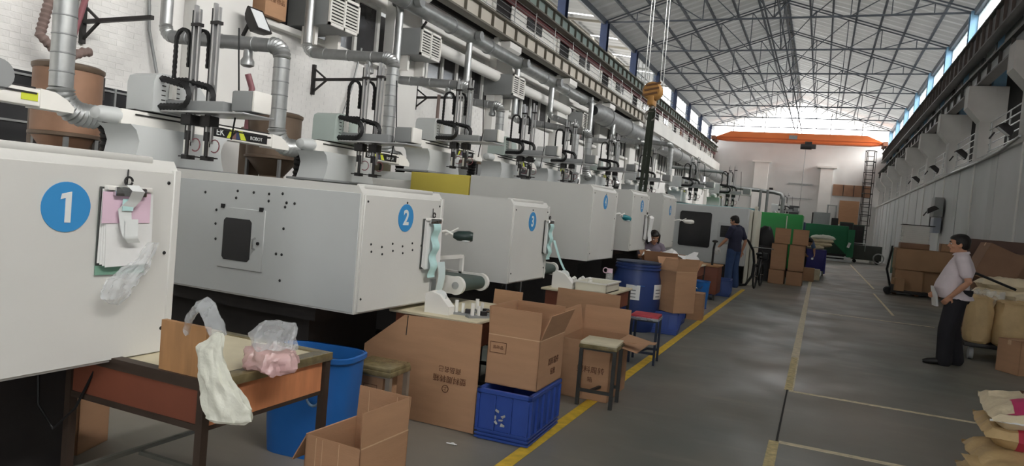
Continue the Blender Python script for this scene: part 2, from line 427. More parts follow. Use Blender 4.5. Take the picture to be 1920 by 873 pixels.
# right wall: pale panels below, ledge, concrete columns with corbels, girders, cladding, clerestory
wr = struct(MB().bb(XR, XR+.2, Y0, Y1, 0, 3.95).obj('wall_right', rwall_m))
MB().bb(XR-.08, XR+1.2, Y0, Y1, 3.86, 3.97, .02).obj('sill_ledge', concrete_m, wr)
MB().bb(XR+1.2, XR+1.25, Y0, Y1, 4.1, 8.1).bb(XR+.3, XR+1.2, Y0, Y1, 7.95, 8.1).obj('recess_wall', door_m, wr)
cc = MB().bb(3.80, 4.42, -.28, .28, 3.9, 6.05, .015)
ccm = cc.mesh('concrete_column', concrete_m)
kbm = MB().prism([(3.81, 5.05), (3.46, 5.45), (3.46, 6.05), (4.1, 6.05), (4.1, 5.05)], -.29, .29).mesh('corbel', concrete_m)
pil = MB().bb(XR-.02, XR+.02, -.35, .35, 0, 3.85).mesh('pilaster', M('lighter_wall_paint', (198,199,199), .7, 0, .05, .8))
cdm = MB().tube([(XR-.06, 0, .9), (XR-.06, 0, 3.85)], .022, 8).mesh('conduit', plaster_m)
bluer = hcol(3.6).mesh('column', M('glare_blue_steel', (128,168,196), .5, .1, .08, 3))  # window glare painted into the paler blue of these columns
rlr = MB()
for i in range(5): rlr.tube([(0, .35, .25+i*.2), (0, 4.8, .25+i*.2)], .016, 6)
for y in (.5, 2.5, 4.6): rlr.tube([(0, y, 0), (0, y, 1.06)], .022, 6)
rlrm = rlr.mesh('railing', galv_m)
for gy in GY[2:]:
    link('concrete_column', ccm, wr, (0, gy, 0)); link('corbel', kbm, wr, (0, gy, 0))
    link('pilaster', pil, wr, (0, gy+2.4, 0)); link('conduit', cdm, wr, (0, gy-.5, 0))
    link('column', bluer, wr, (4.2, gy, 6.05)); link('railing', rlrm, wr, (4.05, gy, 3.96))
girder(wr, 3.78, 6.07, 6.55, Y0, 61, darkgirder_m, grey_m, darkgirder_m, -1, 1.3)
girder(wr, 3.9, 7.3, 8.05, Y0, 61, darkgirder_m, darkgirder_m, M('brownish_steel', (104,96,92), .6, .2, .1, 2), -1, .9)
cl = MB().bb(-.02, .02, 0, 1.9, 0, 1.55).mesh('cladding_panel', M('pale_cladding', (192,190,192), .6, 0, .06, 1))
cl2 = MB().bb(-.02, .02, 0, 2.4, 0, 1.55).mesh('cladding_panel', M('greyer_cladding', (150,152,150), .6, 0, .06, 1))
pst = MB().bb(-.05, .05, -.05, .05, 0, .95).mesh('cladding_post', darkgirder_m)
for gy in GY[2:13]:
    link('cladding_panel', cl, wr, (4.2, gy+.25, 6.45)); link('cladding_panel', cl2, wr, (4.18, gy+2.4, 6.45))
    link('cladding_post', pst, wr, (4.1, gy+2.27, 6.45)); link('cladding_post', pst, wr, (4.1, gy+.1, 6.45))
mur = MB()
for z in (8.15, 9.45): mur.bb(-.02, .02, 0, 5.0, z, z+.04)
for i in range(5): mur.bb(-.015, .015, .05+i*1.2, .08+i*1.2, 8.15, 9.5)
murm = mur.mesh('clerestory_frame', M('pale_frame', (190,204,210), .5, 0, .05, 3))
pnr = MB().bb(-.004, .004, .02, 4.95, 8.17, 9.48).mesh('clerestory_pane', glass_m)
for gy in GY[2:13]:
    o = link('clerestory_frame', murm, wr, (4.3, gy+.1, 0)); link('clerestory_pane', pnr, o)
MB().bb(4.15, 4.35, Y0, Y1, 9.5, 9.75).obj('eave_beam', truss_m, wr)
dr = struct(MB().bb(XR-.04, XR+.02, 31.0, 32.2, 0, 2.6).obj('door_1', pale_m)); MB().bb(XR-.06, XR-.03, 30.9, 31.0, 0, 2.75).obj('door_frame', dark_m, dr)

# roof: corrugated sheets in two slopes, purlins, trusses
RX, RZ, EZ, ELX, ERX = -2.4, 12.0, 9.72, -9.35, 4.55
ce = struct(MB().bb(RX-.12, RX+.12, Y0, Y1+.3, RZ+.06, RZ+.12).obj('ceiling', roof_m))
sh = {}
for side, ex in (('l', ELX), ('r', ERX)):
    m_ = MB(); n = 96; L = 5.14
    m_.loft([[Vector((ex+(RX-ex)*t, i*L/n, EZ+(RZ-EZ)*t+(0,0,0,0,0,0,0,-.055,-.11,-.11,-.055,0)[i % 12]+.03*mnoise.noise((ex*t*3, i*.25, t*9)))) for i in range(n+1)] for t in (0, .12, .3, .5, .7, .88, 1)], closed=False)
    me_ = m_.mesh('roof_sheet', roof_m); sh[side] = [me_]
    for mt_ in roof_ms[1:]:
        c_ = me_.copy(); c_.materials[0] = mt_; sh[side].append(c_)
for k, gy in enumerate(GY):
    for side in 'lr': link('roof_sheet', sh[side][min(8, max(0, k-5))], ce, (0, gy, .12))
def onroof(x, side_ex): return EZ+(RZ-EZ)*(x-side_ex)/(RX-side_ex)
pu = MB().bb(-.04, .04, Y0, Y1, -.06, .06).mesh('purlin', truss_m)
for ex in (ELX, ERX):
    for i in range(8):
        t = .02+i*.138; x = ex+(RX-ex)*t; link('purlin', pu, ce, (x, 0, onroof(x, ex)-.0))
tl, tr_, tz = -9.1, 4.3, 9.62
tc_ = MB()
for ex, sx in ((ELX, tl), (ERX, tr_)):
    for dz in (-.12, -.24): tc_.bar((sx, 0, onroof(sx, ex)+dz), (RX, 0, RZ+dz), .055, .045)
tcm = tc_.mesh('truss', truss_m)
tim = MB().bb(tl, tr_, -.032, .032, tz-.032, tz+.032).mesh('tie_bar', truss_m)
tops = []
for ex, sx in ((ELX, tl), (ERX, tr_)):
    xs = [sx+(RX-sx)*t for t in (.2, .4, .6, .8, 1)]; zs = [onroof(x, ex)-.24 for x in xs]; zs[-1] = RZ-.24
    for x, z in zip(xs, zs): tops.append(('post', (x, 0, tz), (x, 0, z)))
    for i in range(4): tops.append(('diagonal', (xs[i], 0, zs[i]), (xs[i+1], 0, tz)))
web = [(nm, MB().bar(a, b, .036).mesh(nm, truss_m)) for nm, a, b in tops]
brc = MB().bar((RX, 0, RZ-.3), (RX, 5.14, tz+.05), .04).bar((RX, 0, tz+.05), (RX, 5.14, RZ-.3), .04).mesh('ridge_brace', truss_m)
runr = MB().bb(-.03, .03, 0, 5.14, -.03, .03).mesh('ridge_runner', truss_m)
hb = MB().bar((tl+.3, 0, tz+.1), (RX-2.3, 5.14, tz+.1), .05).bar((tr_-.3, 0, tz+.1), (RX+2.3, 5.14, tz+.1), .05).mesh('wind_brace', truss_m)
for k, gy in enumerate(GY):
    t = link('truss', tcm, ce, (0, gy, 0)); link('tie_bar', tim, t)
    for nm, me_ in web: link(nm, me_, t)
    if k in (4, 7, 10): link('ridge_brace', brc, t)
    if k in (5,): link('wind_brace', hb, t)
    for dx in (-.25, .25): link('ridge_runner', runr, t, (RX+dx, 0, tz+.04))
    link('ridge_runner', runr, t, (RX, 0, RZ-.3))

struct(MB().bb(-60, 60, -60, 120, -.4, -.25).obj('ground', M('yard_concrete', (150,146,140), .9, 0, .1, .3)))
# unseen end wall behind the camera; door opening added to let light in
wb = struct(MB().bb(XL-.25, .7, Y0-.3, Y0, 0, 12.1).bb(3.9, 4.6, Y0-.3, Y0, 0, 12.1).bb(.7, 3.9, Y0-.3, Y0, 5.6, 12.1).obj('wall_back', grey_m))
MB().bb(.6, 4.0, Y0-.15, Y0-.05, 5.1, 5.7).obj('added_roller_door', galvd_m, wb)
# far wall with its boards, pilasters and an open glazed gable
wf = struct(MB().bb(XL-.2, 4.5, Y1, Y1+.3, 0, 9.0).obj('wall_far', M('grey_white_brickwork', (196,196,194), .8, 0, .06, .6, .2, 12)))
def fb(name, x0, x1, z0, z1, mt, d=.06): return MB().bb(x0, x1, Y1-d, Y1+.01, z0, z1).obj(name, mt, wf)
fb('pilaster', -.42, .5, 2.6, 6.8, plaster_m, .25); fb('pilaster_cap', -.7, .75, 6.8, 6.95, plaster_m, .35)
fb('pilaster', -5.5, -4.4, 0, 7.0, plaster_m, .25); fb('pilaster_cap', -5.7, -4.2, 7.0, 7.12, plaster_m, .3)
wp = struct(fb('window_panel', .6, 3.3, 4.65, 5.55, brownbox_m)); 
for x in (1.35, 2.1, 2.75): MB().bb(x, x+.05, Y1-.08, Y1, 4.65, 5.55).obj('mullion', dark_m, wp)
fb('cardboard_sheet', 1.2, 2.62, 2.4, 4.3, card_m, .08)
fb('picture_rail', -2.75, -.85, 5.38, 5.46, galv_m); fb('picture_rail', -2.75, -.85, 4.2, 4.26, galv_m); fb('window_recess', -2.5, -1.7, 2.6, 3.6, windowd_m)
fb('notice', -4.2, -3.9, 4.6, 4.95, dark_m); fb('notice', -.1, .25, 4.4, 4.75, dark_m)
for x in (-7.5, -5, -2.5, 0, 2.3):
    MB().bb(x-.03, x+.03, Y1, Y1+.06, 9.0, onroof(x, ELX if x < RX else ERX)).obj('gable_mullion', grey_m, wf)
# ------------------------------------------------------------------ moulding machines
def dome_bolt(): return MB().lathe([(.0, .006), (.006, .005), (.009, 0)], (0,0,0), 8, 'X', False).mesh('bolt', black_m)
boltm = dome_bolt()
def machine(label, y0, y1, z0, z1, xb, number, mt, bolts=(), numz=1.40, numy=None, tint=None, rearw=None):
    m = thing('moulding_machine', label, 'machine', (-2.75, (y0+y1)/2, 0), 0, 'row of moulding machines')
    h = (y1-y0)/2; D = -2.75-xb
    c = MB()
    # cover: front face, chamfered top, folded edges
    c.prism([(0, z0), (0, z1-.05), (-.035, z1), (-D, z1+.02), (-D, z0)], -h, h, 'XZ')
    c.obj('cover', mt, m)
    fp = MB().bb(0, .012, -h+.02, h-.03, z0+.01, z1-.055, .003, 1).obj('front_panel', mt, m)
    MB().bb(-.01, .018, h-.035, h+.002, z0, z1-.04, .004, 1).obj('edge_strip', mt, m)
    lip = MB().bb(-.09, -.02, -h+.05, h-.12, z1-.02, z1+.012, .008).obj('top_lip', mt, m)
    for by, bz in [(-h+.05, z1-.1), (h-.06, z1-.1), (h-.06, z1-.42), (h-.05, z0+.12), (-h+.05, z0+.1), (0, z1-.09)]:
        link('bolt', boltm, fp, (.012, by, bz))
    # bed, feet, rear body
    MB().bb(-D-3.1, -.45, -h+.12, h-.12, .1, z0).bb(-D, -.35, -h+.05, h-.05, z0-.1, z0-.005).obj('bed', dark_m, m)
    ft = MB().lathe([(.09, 0), (.09, .03), (.03, .05), (.03, .16)], (0,0,0), 12).mesh('foot', black_m)
    for fx in (-.6, -D+.2, -D-2.6):
        for fy in (-h+.22, h-.22): link('foot', ft, m, (fx, fy, 0))
    MB().bb(-D-3.2, -D+.02, -h+.1, h-.1, z0-.1, z1-.12, .03).obj('rear_body', tint or mt, m)
    MB().bb(-D-2.4, -D-.9, -h+.25, h-.25, z1-.12, z1+.0, .02).obj('injection_cover', pale_m, m)
    # number disc
    if number:
        ny = (numy if numy is not None else (y0+y1)/2)-(y0+y1)/2
        d = MB().cyl((.013, ny, numz), .1, .004, 'X', 40).obj('number_disc', blue_disc_m, m)
        if number == '1':
            MB().prism([(ny-.022,numz+.052),(ny+.018,numz+.062),(ny+.018,numz-.062),(ny-.006,numz-.062),(ny-.006,numz+.036),(ny-.026,numz+.030)], .014, .017, 'YZ').obj('numeral', numeral_m, d)
        else:
            t = text('numeral', number, .15, (.0155, ny, numz-.002), FACE_X, numeral_m, d, .001, 'CENTER', .004)
    return m
m1 = machine('white moulding machine with disc 1, clipboard and bag on its front', .75, 2.37, .73, 1.62, -4.4, '1', white_m, numz=1.395, numy=1.84)
m2 = machine('white moulding machine with disc 2 and small windowed hatch', 3.81, 4.87, .75, 1.60, -4.7, '2', white_m, numz=1.40, numy=4.335)
m3 = machine('white moulding machine with disc 3 and aqua label strips at its edge', 6.27, 7.25, .79, 1.62, -4.6, '3', white_m, numz=1.41, numy=6.77)
m4 = machine('taller white moulding machine with disc 4 and yellow rear guard', 8.81, 9.98, .92, 1.92, -4.55, '4', white_m, numz=1.72, numy=9.39)
m5 = machine('white moulding machine with disc 5 and white aprons hung on its front', 10.93, 12.02, 1.0, 1.97, -4.6, '5', white_m, numz=1.74, numy=11.55)
m6 = machine('white moulding machine with disc 6 behind the seated woman', 13.25, 14.48, 1.0, 2.04, -4.6, '6', white_m, numz=1.74, numy=13.95)
# yellow guard of machine 4
MB().bb(-2.78, -1.82, -.59, .45, 1.3, 1.93, .01).obj('rear_guard', yellow_m, m4)['label'] = 'yellow rear guard'
# more bolts on the camera side of machine 2, its hatch, hinges, handle
h2 = (4.87-3.81)/2
side2 = MB().bb(-1.66, -.01, -h2-.006, -h2, .76, 1.55, .002, 1).obj('side_panel', pale_m, m2)
bolty = MB().lathe([(.0, -.006), (.007, -.005), (.011, 0)], (0,0,0), 8, 'Y', False).mesh('bolt', black_m)
from_px = [(-1.38,1.46),(-1.07,1.49),(-1.08,1.44),(-.92,1.49),(-.78,1.49),(-.78,1.44),(-.66,1.5),(-.62,1.44),(-.63,1.41),(-.55,1.44),(-1.11,1.36),(-.98,1.35),(-1.26,1.34),(-1.26,1.24),(-1.25,1.13),(-.63,1.26),(-.68,1.08),(-.63,1.08),(-.63,.9)]
for x, z in from_px: link('bolt', bolty, side2, (x, -h2-.006, z))
hp = MB().bb(-1.215, -.795, -h2-.014, -h2-.004, .935, 1.37, .004, 1).obj('hatch', pale_m, m2)
MB().prism([(-1.17+.03*cos(a)*0+dx, z) for dx, z in ((.02,.995),(.24,.995),(.26,1.015),(.26,1.275),(.24,1.295),(.02,1.295),(0,1.275),(0,1.015))] , -h2-.02, -h2-.01).obj('hatch_window', windowd_m, hp) if False else None
MB().prism([(-1.15,.995),(-.93,.995),(-.91,1.015),(-.91,1.275),(-.93,1.295),(-1.15,1.295),(-1.17,1.275),(-1.17,1.015)], -h2-.018, -h2-.012).obj('hatch_window', windowd_m, hp)
hd = MB(); hd.tube([(-.87,-h2-.014,1.09),(-.87,-h2-.04,1.1),(-.87,-h2-.04,1.16),(-.87,-h2-.014,1.17)], .008, 8); hd.obj('handle', chrome_m, hp)
MB().cyl((-.84,-h2-.018,1.135), .012, .01, 'Y').obj('lock', black_m, hp)
for x in (-1.19, -.83): MB().bb(x-.015, x+.015, -h2-.022, -h2-.01, 1.36, 1.39).obj('hinge', black_m, hp)
for i in range(6):
    y = -h2+.12+i*.13
    for dz in (0, -.05): link('bolt', boltm, m2, (.012, y+(.01 if dz else 0), 1.215+dz-(.02 if i%2 else 0)))
MB().bb(.01, .03, h2-.12, h2-.05, .79, .93).obj('vent_plate', galv_m, m2)

# machine with the big sliding window, turned towards the aisle's length
m7 = thing('moulding_machine', 'white moulding machine with big dark sliding window behind the standing worker', 'machine', (-2.7, 19.4, 0), 0, 'row of moulding machines')
MB().bb(-2.9, .95, 0, 2.4, .5, 2.03, .03).obj('cover', pale_m, m7)
MB().bb(-2.8, .8, .1, 2.2, .05, .5).obj('bed', dark_m, m7)
MB().prism([(-.78,.9),(-.02,.9),(.02,.94),(.02,1.8),(-.02,1.84),(-.78,1.84),(-.82,1.8),(-.82,.94)], -.03, .02).obj('sliding_window', windowd_m, m7)
cpn = MB().bb(.2, .62, -.02, .02, 1.05, 1.62, .006).obj('control_panel', pale_m, m7)
MB().bb(.27, .53, -.03, -.015, 1.22, 1.53).obj('screen', blackp_m, cpn)
for i in range(4): MB().bb(.29, .50, -.034, -.028, 1.26+i*.065, 1.29+i*.065).obj('louvre', dark_m, cpn)
MB().bb(.18, .75, -.012, .01, .55, 1.03, .004).obj('lower_door', pale_m, m7)
for x in (.98, 1.1): MB().bb(x-.05, x+.05, .25, 1.6, 0, 2.0, .02).obj('side_post', cream_m, m7)
# far machines
def block_machine(label, x0, x1, y0, y1, z0, z1, mt, dk, bodyname='cover'):
    m = thing('moulding_machine', label, 'machine', ((x0+x1)/2, y0, 0), 0, 'row of moulding machines'); w = (x1-x0)/2
    MB().bb(-w, w, 0, y1-y0, z0, z1, .03).obj(bodyname, mt, m)
    MB().bb(-w+.1, w-.1, .15, y1-y0, .0, z0).obj('base', dk, m)
    return m
t = block_machine('pale teal machine standing behind the white machine with sliding window', -4.5, -1.9, 22.8, 24.5, .35, 2.13, teal_m, dark_m)
MB().bb(1.3, 1.38, -.01, .3, .4, 2.2).obj('edge_post', cream_m, t)
g1 = block_machine('bright green machine behind the double stack of cartons', -4.2, -.55, 24.7, 26.4, .3, 2.09, green_m, dark_m)
MB().bb(1.33, 1.36, -.02, .01, .9, 2.02).obj('seam', cream_m, g1)
g2 = block_machine('deep green machine with open base frame near the end wall', -1.7, 1.5, 45, 47.4, .45, 2.08, greend_m, dark_m)
MB().prism([(.2,.46),(1.55,.46),(.75,1.2),(.4,1.2)], -.03, -.005).obj('apron', M('painted_shade_green', (34,58,44), .6), g2)  # dark triangle painted on for the shade low on the machine's front
MB().bb(.1, 1.9, -.3, .1, .02, .14).bb(.1, 1.7, -.2, .1, .22, .3).obj('base_frame', galv_m, g2)
MB().bb(1.6, 1.95, 0, .5, .3, 1.9).bb(1.65, 1.85, -.1, 0, .8, 1.2).obj('end_carriage', greend_m, g2)
MB().box((1.68, -.2, 1.0), (.14, .03, .3), (0, .3, 0)).obj('tag_card', paper_m, g2)
b1 = block_machine('blue machine wedged between the two green machines', -3.4, -.75, 40, 42, .3, 2.05, bluesteel_m, dark_m)
gk = thing('hydraulic_unit', 'grey tall hydraulic unit above the deep green machine', 'machine', (.0, 49.5, 0))
MB().bb(-.5, .5, 0, 1, .0, 2.9, .03).obj('housing', grey_m, gk); MB().bb(.6, 1.0, .1, .9, .1, 2.6, .03).obj('tank', dark_m, gk); MB().tube([(.3,.3,2.9),(.3,.3,3.4),(.8,.3,3.4),(.8,.3,2.5)], .06, 8).obj('pipe', galv_m, gk)
for i, (x, y, hgt) in enumerate(((1.7, 56, 2.5), (2.5, 57.5, 2.4), (-.2, 55, 3.0))):
    c = thing('cabinet', ['dark green steel cabinet standing below the cardboard sheet', 'dark green narrow cabinet beside the caged ladder', 'blackish cabinet behind the grey hydraulic unit'][i], 'cabinet', (x, y, 0))
    MB().bb(-.45, .45, 0, .8, .05, hgt, .02).obj('body', M('cabinet_green', (46,66,58), .5) if i < 2 else dark_m, c); MB().bb(-.4, .4, -.02, 0, .12, hgt-.08, .006).obj('door', dark_m, c)

# ------------------------------------------------------------------ take-out robots over the machines
def make_robot(two_hoops=True):
    r = thing('takeout_robot', 'x', 'robot', (0,0,0), 0, 'take-out robots above the machines')
    # riser with swept edges
    s = MB()
    def ring(z, k): return [Vector((x, y, z)) for x, y in ((-.22,.22-k),(.22,.22-k),(.22,1.25+k),(-.22,1.25+k))]
    s.loft([ring(z, k) for z, k in ((0,.02),(.1,-.02),(.2,-.04),(.3,.0),(.345,.06))]); s.obj('riser', pale_m, r)
    MB().bb(-.3, .3, .1, 1.4, -.03, .0, .008).obj('base_flange', grey_m, r)
    # traverse beam and its end caps
    MB().bb(-.09, .09, .16, 2.1, .345, .485, .012).obj('beam', bwhite_m, r)
    MB().bb(-.075, .075, .3, 2.05, .483, .5).bb(.085, .1, .3, 2.05, .44, .455).obj('guide_rail', dark_m, r)
    e = MB(); e.loft([[Vector((rr*1.25*cos(a), y, .415+rr*sin(a))) for a in [2*pi*k/16 for k in range(16)]] for rr, y in ((.02,-.05),(.055,-.03),(.072,.02),(.078,.17))]); e.obj('end_cap', pale_m, r)
    e = MB(); e.prism([(2.08,.335),(2.36,.335),(2.37,.38),(2.3,.44),(2.2,.485),(2.08,.495)], -.095, .095, 'YZ'); e.obj('end_cap', bwhite_m, r)
    # name plate
    p = MB().bb(.09, .094, 1.22, 2.0, .365, .465).obj('name_plate', black_m, r)
    text('lettering', 'EK', .1, (.096, 1.31, .415), FACE_X, numeral_m, p)
    text('lettering', 'ROBOT', .055, (.096, 1.83, .405), FACE_X, numeral_m, p)
    def chev(c, mt): MB().prism(c, .094, .0965, 'YZ').obj('emblem', mt, p)
    chev([(1.40,.368),(1.44,.368),(1.51,.462),(1.45,.462)], lime_m); chev([(1.46,.368),(1.53,.368),(1.53,.44)], M('plate_brown', (120,90,84)))
    chev([(1.53,.368),(1.59,.368),(1.56,.455),(1.53,.44)], bluesteel_m); chev([(1.60,.368),(1.68,.368),(1.62,.462),(1.56,.462)], lime_m)
    # cover box over the traverse drive
    c = MB(); c.prism([(.42,.5),(.42,.78),(.44,.84),(.5,.87),(.9,.87),(1.04,.72),(1.04,.5)], -.2, .16, 'YZ'); cv = c.obj('drive_cover', pale_m, r)
    sl = MB().bb(.16, .163, -.022, .022, -.005, .005).mesh('vent_slot', dark_m)
    for i in range(5):
        for j in range(3): link('vent_slot', sl, cv, (0, .53+j*.08, .62+i*.045))
    MB().bb(.16, .166, .50, .60, .52, .56).obj('warning_label', black_m, cv)
    # cross plate that carries the arms towards the aisle
    MB().bb(-.15, 1.2, .50, .9, .51, .53, .006).obj('cross_plate', alu_m, r)
    MB().bb(-.05, .9, .56, .68, .53, .63, .008).obj('cross_beam', grey_m, r)
    MB().bb(.95, 1.2, .6, .82, .55, .74, .02).obj('drive_motor', grey_m, r); MB().bb(1.2, 1.23, .6, .82, .55, .74, .01).obj('motor_cap', bwhite_m, r)
    # cable chains lying over the plate
    def chain(x, y):
        pts = [(x+.0, y, .82), (x+.18, y, .82), (x+.42, y, .77)]+[(x+.42+.11*sin(a), y, .665+.105*cos(a)) for a in [i*pi/8 for i in range(9)]]+[(x+.3, y, .56), (x-.02, y, .555)]
        m_ = MB(); q = dense(pts, .022); m_.tube(q, [.034 if i % 2 else .028 for i in range(len(q))], 4); return m_.obj('cable_chain', black_m, r)
    chain(.0, .50); chain(.2, .60)
    # arms: profiles, rods, hoops of cable chain
    for ax, ay, top in ((.44, .60, 1.53), (.62, .66, 1.56)):
        a = MB().bb(ax-.012, ax+.012, ay-.02, ay+.02, .14, top).obj('arm', alu_m, r)
        MB().bb(ax-.024, ax-.012, ay-.024, ay+.024, .2, top-.05).obj('arm_rail', blackp_m, a)
        MB().bb(ax+.045, ax+.065, ay-.012, ay+.012, .24, top-.04).obj('second_rail', alu_m, a)
        MB().bb(ax-.03, ax+.075, ay-.03, ay+.03, top-.2, top-.17).obj('clamp', dark_m, a)
        hx = ax-.24
        pts = [(hx, ay, .78), (hx, ay, 1.2)]+[(hx+.09-.09*cos(t_), ay, 1.2+.11*sin(t_)) for t_ in [i*pi/10 for i in range(11)]]+[(hx+.18, ay, .95)]
        q = dense(pts, .025); MB().tube(q, [.022 if i % 2 else .018 for i in range(len(q))], 4).obj('cable_hoop', black_m, r)
        MB().bb(hx-.022, hx+.022, ay-.025, ay+.025, .64, .84).obj('hoop_bracket', bwhite_m, r)
        MB().bb(ax-.05, ax+.08, ay-.06, ay+.06, .40, .5, .01).obj('slider', dark_m, r)
        # gripper head
        g = MB(); g.cyl((ax, ay, .28), .03, .14).cyl((ax+.05, ay-.05, .22), .018, .2).bb(ax-.1, ax+.14, ay-.012, ay+.012, .10, .112).bb(ax-.02, ax+.05, ay-.05, ay+.05, .08, .12)
        gr = g.obj('gripper', dark_m, r); MB().bb(ax+.0, ax+.05, ay-.05, ay-.02, .13, .26).obj('valve', bwhite_m, gr)
        MB().tube(arc((ax+.1, ay, .22), .06, -2.2, 2.4, 10, 'XZ'), .006, 6).obj('air_hose', redhose_m, gr)
    MB().tube([(.82,.76,.3),(.86,.78,.7),(.84,.76,1.1),(.82,.76,1.35)], .008, 6).obj('air_hose', black_m, r)
    return r
rb0 = make_robot()
spots = [(-6.0, 4.27, 1.65, 'grey take-out robot with EK ROBOT plate above machine 2'), (-6.0, 6.96, 1.69, 'pale green take-out robot with EK ROBOT plate above machine 3'),
         (-6.0, 9.46, 2.0, 'take-out robot above machine 4 with long cable chains'), (-6.0, 12.2, 2.05, 'pale green take-out robot above machine 5'),
         (-6.1, 15.0, 2.15, 'grey take-out robot above machine 6 behind the dark hook sling'), (-6.0, 18.4, 2.25, 'pale green take-out robot just beyond the dark hook sling'),
         (-5.6, 21.3, 2.2, 'take-out robot over the machine with the big sliding window'), (-4.6, 23.6, 2.2, 'take-out robot over the pale teal machine'),
         (-3.6, 25.6, 2.15, 'take-out robot on top of the bright green machine'), (-2.4, 41.0, 2.08, 'small-looking take-out robot on the blue machine'),
         (-6.0, 1.62, 1.68, 'take-out robot above machine 1 with a lime label on its beam')]
for i, (x, y, z, lb) in enumerate(spots):
    r = rb0 if i == 0 else copy_tree(rb0)
    r.location = (x, y, z); r['label'] = lb; rlast = r
    if i in (1, 3, 5):
        for ch in r.children:
            if ch.name.startswith('drive_cover'):
                ch.data = ch.data.copy(); ch.data.materials[0] = palegreen_m
# lime label and wheel on the first machine's robot beam
for ch in list(rlast.children):
    if ch.name.startswith('name_plate'):
        for g_ in list(ch.children): bpy.data.objects.remove(g_)
        bpy.data.objects.remove(ch)
p = MB().bb(.09, .095, 1.93, 2.06, .385, .455).obj('lime_label', lime_m, rlast); p['label'] = 'lime green sticker'
MB().lathe([(.02,-.05),(.12,-.05),(.13,0),(.12,.05),(.02,.05)], (.05,1.75,.55), 20, 'X').obj('drive_wheel', grey_m, rlast)
for i, (x, y) in enumerate(((-5.6, 21.3), (-6, 18.6), (-6, 15), (-4.6, 23.6))): pass

# extra bodies under robots that stand further along the row
for x, y0, y1, z, lb in ((-6.1, 15.1, 17.6, 2.12, 'grey rear body of a moulding machine behind the woman'), (-6.2, 18.6, 19.3, 2.0, 'grey slab body of a moulding machine beyond the sling')):
    o = MB().bb(x-.6, x+1.4, y0, y1, .0, z-.0, .03).obj('machine_body', pale_m); T(o, lb, 'machine')

# ------------------------------------------------------------------ ducts along the left wall
md = thing('extraction_duct', 'long galvanised main duct running high along the brick wall', 'duct', (-8.3, 12, 5.62))
MB().tube([(0,-9,0),(0,13.2,0)], .175, 20).obj('pipe_run', galv_m, md)
rg = MB().lathe([(.178,-.03),(.2,-.02),(.2,.02),(.178,.03)], (0,0,0), 20, 'Y').mesh('joint_ring', galvd_m)
for y in range(-8, 13, 2): link('joint_ring', rg, md, (0, y+.4, 0))
for gy in GY[3:6]:
    MB().bar((-.55, gy-12, -.9), (0, gy-12, -.2), .04).bar((-.55, gy-12, -1.0), (-.55, gy-12, -.1), .05).obj('bracket', dark_m, md)
md2 = thing('extraction_duct', 'thick grey main duct further along under the white beam', 'duct', (-8.2, 27, 5.4))
MB().tube([(0,-1,0),(0,34.6,0)], .36, 20).lathe([(.18,-1.6),(.36,-1)], (0,0,0), 20, 'Y', False).obj('pipe_run', galvd_m, md2)
rg2 = MB().lathe([(.362,-.04),(.4,-.03),(.4,.03),(.362,.04)], (0,0,0), 20, 'Y').mesh('joint_ring', galvd_m)
for y in range(0, 35, 3): link('joint_ring', rg2, md2, (0, y, 0))
o = MB().tube([(-8.72,14.0,5.15),(-8.72,24,5.15)], .15, 16).obj('insulated_pipe', plaster_m); T(o, 'white insulated pipe slung under the main duct', 'pipe')

